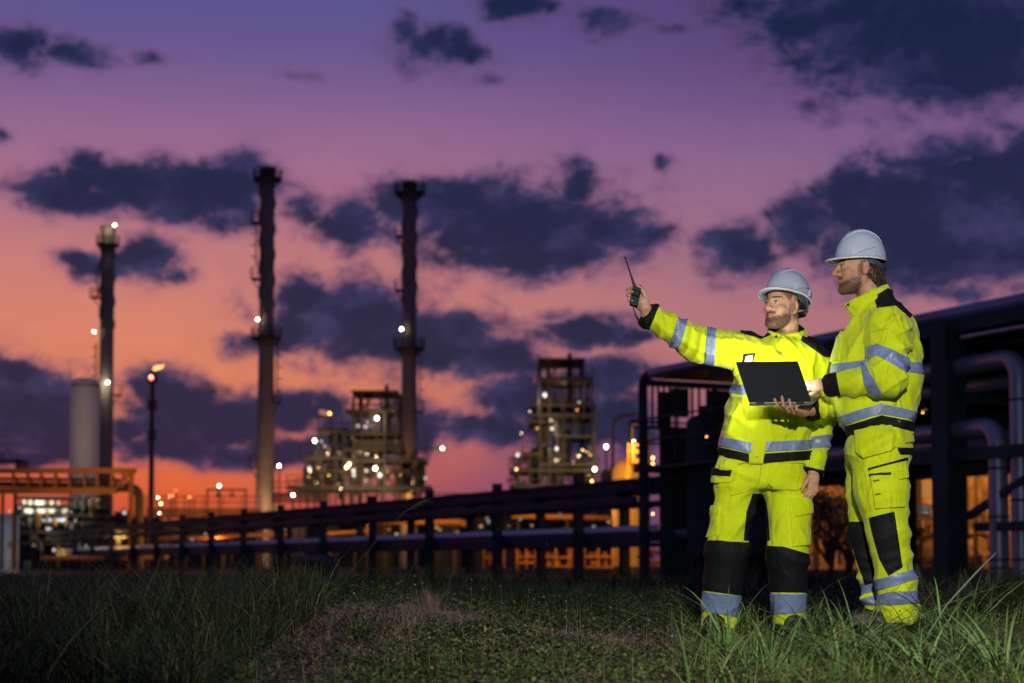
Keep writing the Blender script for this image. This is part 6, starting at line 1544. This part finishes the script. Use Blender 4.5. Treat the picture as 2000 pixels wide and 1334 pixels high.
col = head_colour(V, hc2, F2, 1.04, (.46, .25, .17), (.018, .010, .007), .02, .78)
obj_from_arrays('body', V, Q, M_SKIN, man2, attrs={'Col': col})
helmet(man2, K(1679, 520, 0), frame_of((-.99, -.12, .02)), .033, .95)
# collar-length hair under the helmet
hr = np.random.default_rng(5)
def hair2(p):
    q = ((p-A(hc2))@F2.T)/1.04; x = np.abs(q[:, 0]); q2 = np.stack([x, q[:, 1], q[:, 2]], 1)
    d = ellip(q, (0, -.050, -.020), (.076, .062, .060))
    d = smin(d, cone(q2, (.03, -.085, -.04), (.025, -.115, -.085), .036, .020), .03)
    d = smin(d, cone(q2, (.072, -.040, -.01), (.066, -.070, -.072), .016, .012), .02)
    d = np.maximum(d, q[:, 1]+.018+.3*np.maximum(0, -q[:, 2]-.02)); d = np.maximum(d, -(q[:, 2]+.112))
    st = np.sin(q[:, 0]*420+6*np.sin(q[:, 2]*40))*.5+np.sin(q[:, 1]*380+q[:, 2]*150+4*np.sin(q[:, 2]*60))*.5
    return (d+.0035*st)*1.04
V, Q = surface(hair2, A(hc2)-.19, A(hc2)+.19, .0034)
ho = obj_from_arrays('hair', V, Q, M_HAIR, man2)
mb = MB()
for i in range(460):        # loose strands at the nape
    a = hr.uniform(-1, 1); s0 = A((.074*a, -.035-.082*math.sqrt(max(0, 1-a*a*.9))*hr.uniform(.8, 1.0), hr.uniform(-.085, .01)))
    dr = A((a*.01+hr.normal()*.008, hr.uniform(-.022, .006), -hr.uniform(.02, .05)))
    pts = [s0, s0+dr*.5+A((0, -.006, 0)), s0+dr+A((hr.normal()*.004, -.012*hr.uniform(-.4, 1.3), 0))]
    mb.tube([A(hc2)+(1.04*q)@F2 for q in pts], [.0022, .0018, .0006], 4, False)
mb.build('hair_strands', M_HAIR, ho)

# ---------------------------------------------------------------- laptop
M_LAP = mat('laptop_shell', (.005, .009, .015), rough=.5, spec=.07, noise=(30, .15, 3))
M_KEY = mat('laptop_keys', (.008, .008, .010), rough=.5)
M_DECK = mat('laptop_deck', (.10, .11, .12), rough=.4)
M_SCR = mat('laptop_screen', (.02, .02, .02), rough=.2, emit=((1.0, .93, .78), 25.0)); M_SCR.cycles.emission_sampling = 'AUTO'
YH = Y2-.13
hl, hr_, tr, tl = P(1463, 786, YH), P(1585, 785, YH), P(1558, 706, YH+.01), P(1437, 707, YH+.01)
lap = empty('laptop', (hl+hr_)/2, 'open black laptop seen from behind its lid, held up between the two men', 'laptop')
lid_n = (hr_-hl).cross(tl-hl).normalized()
if lid_n.y > 0: lid_n = -lid_n
def slab(mb, a, b, c, d, n, t, rad=.008, k=5):
    "rounded plate a b c d with thickness t along n"
    pts = []
    Lp = [a, b, c, d]
    for i in range(4): pts += arc(Lp[i-1], Lp[i], Lp[(i+1) % 4], rad, k)
    m = len(pts); V = [p+n*t*.5 for p in pts]+[p-n*t*.5 for p in pts]
    nn = (pts[k+2]-pts[0]).cross(pts[2*k+4]-pts[0]).dot(n)
    F = [tuple(range(m)), tuple(range(2*m-1, m-1, -1))]+[(i, m+i, m+(i+1) % m, (i+1) % m) for i in range(m)]
    mb.add(V, F)
mb = MB(); slab(mb, hl, hr_, tr, tl, lid_n, .008); mb.build('lid', M_LAP, lap)
ins = lambda a, b, c, d, f: [q+((a+b+c+d)/4-q)*f for q in (a, b, c, d)]
mb = MB(); q = [v-lid_n*.0055 for v in ins(hl, hr_, tr, tl, .09)]; slab(mb, *q, lid_n, .002, .003); mb.build('screen', M_SCR, lap)
bdir = Vector((.085, .19, .062)); b2, b3 = hr_+bdir, hl+bdir; bn = (hr_-hl).cross(bdir).normalized()
if bn.z < 0: bn = -bn
dn = -bn*.010
mb = MB(); slab(mb, hl+dn, hr_+dn, b2+dn, b3+dn, bn, .014); bo = mb.build('base', M_DECK, lap)
mb = MB(); ux = (hr_-hl).normalized(); uy = bdir.normalized(); o = hl+dn+bn*.0085
for r_ in range(5):
    for c_ in range(13):
        p = o+ux*(.022+c_*.0226)+uy*(.035+r_*.021)
        mb.frame(p, ux*.0095, uy*.0085, bn*.0015)
mb.build('keyboard', M_KEY, bo)
for t in (.18, .82):
    mb = MB(); p = hl+(hr_-hl)*t-bn*.004; mb.tube([p-ux*.02, p+ux*.02], .006, 10); mb.build('hinge', M_KEY, lap)

# ---------------------------------------------------------------- two-way radio in the pointing man's hand
M_RAD = mat('radio_case', (.0025, .012, .012), rough=.8, spec=.1, noise=(40, .3, 3))
M_RADK = mat('radio_keys', (.02, .07, .09), rough=.7, spec=.2)
M_RADS = mat('radio_screen', (.004, .012, .010), rough=.6, spec=.2)
YQ = Y1-.255-.012
rc = P(1241, 579, YQ); tilt = R(12)
rx = Vector((math.cos(tilt), -.10, -math.sin(tilt))).normalized(); rz = Vector((math.sin(tilt)*-1, 0, math.cos(tilt))); rz = (rz-rx*rz.dot(rx)).normalized(); ry = rx.cross(rz); 
if ry.y > 0: ry = -ry      # ry looks out of the front, towards us
rad = empty('two_way_radio', rc-rz*.05, 'small dark green walkie talkie with a long thin antenna, gripped in the raised hand', 'radio')
def rq(x, z, y=0): return rc+rx*x+rz*z+ry*y
mb = MB(); slab(mb, rq(-.021, -.050), rq(.021, -.050), rq(.022, .046), rq(-.022, .046), ry, .032, .006)
body_ = mb.build('case', M_RAD, rad)
mb = MB(); slab(mb, rq(-.021, .030, .017), rq(.021, .030, .017), rq(.021, .044, .017), rq(-.021, .044, .017), ry, .004, .003); mb.build('speaker_panel', mat('radio_panel', (.006, .035, .035), rough=.7, spec=.2), body_)
mb = MB(); slab(mb, rq(-.013, .006, .0165), rq(.015, .006, .0165), rq(.015, .026, .0165), rq(-.013, .026, .0165), ry, .003, .002); mb.build('screen', M_RADS, body_)
mb = MB()
for i in range(4):
    for j in range(4): mb.frame(rq(-.014+i*.0093, -.040+j*.0105, .0175), rx*.0034, ry*.002, rz*.0034)
mb.build('keypad', M_RADK, body_)
mb = MB(); mb.frame(rq(-.0175, .018, .0175), rx*.0028, ry*.002, rz*.0035); mb.build('orange_button', mat('orange_key', (.6, .18, .02), rough=.4), body_)
mb = MB(); mb.tube([rq(.012, .046), rq(.012, .060)], .0065, 12); mb.build('volume_knob', M_KEY, rad)
a0 = rq(-.012, .044); a1 = P(1220.5, 501, YQ)
mb = MB(); mb.tube([a0, a0+(a1-a0)*.16, a0+(a1-a0)*.5, a0+(a1-a0)*.93, a0+(a1-a0)*.935, a1], [.0085, .0065, .0045, .0028, .0048, .0044], 10); mb.build('antenna', M_KEY, rad)
mb = MB(); mb.tube([rq(-.004, -.05), P(1240, 612, YQ), P(1243, 621, YQ+.01), P(1250, 629, YQ+.02), P(1254, 634, YQ+.04)], .0026, 6)
mb.tube([rq(-.002, -.05), P(1241.5, 613, YQ+.01), P(1245, 621, YQ+.02), P(1251.5, 628, YQ+.03)], .0022, 6); mb.build('lanyard', M_KEY, rad)
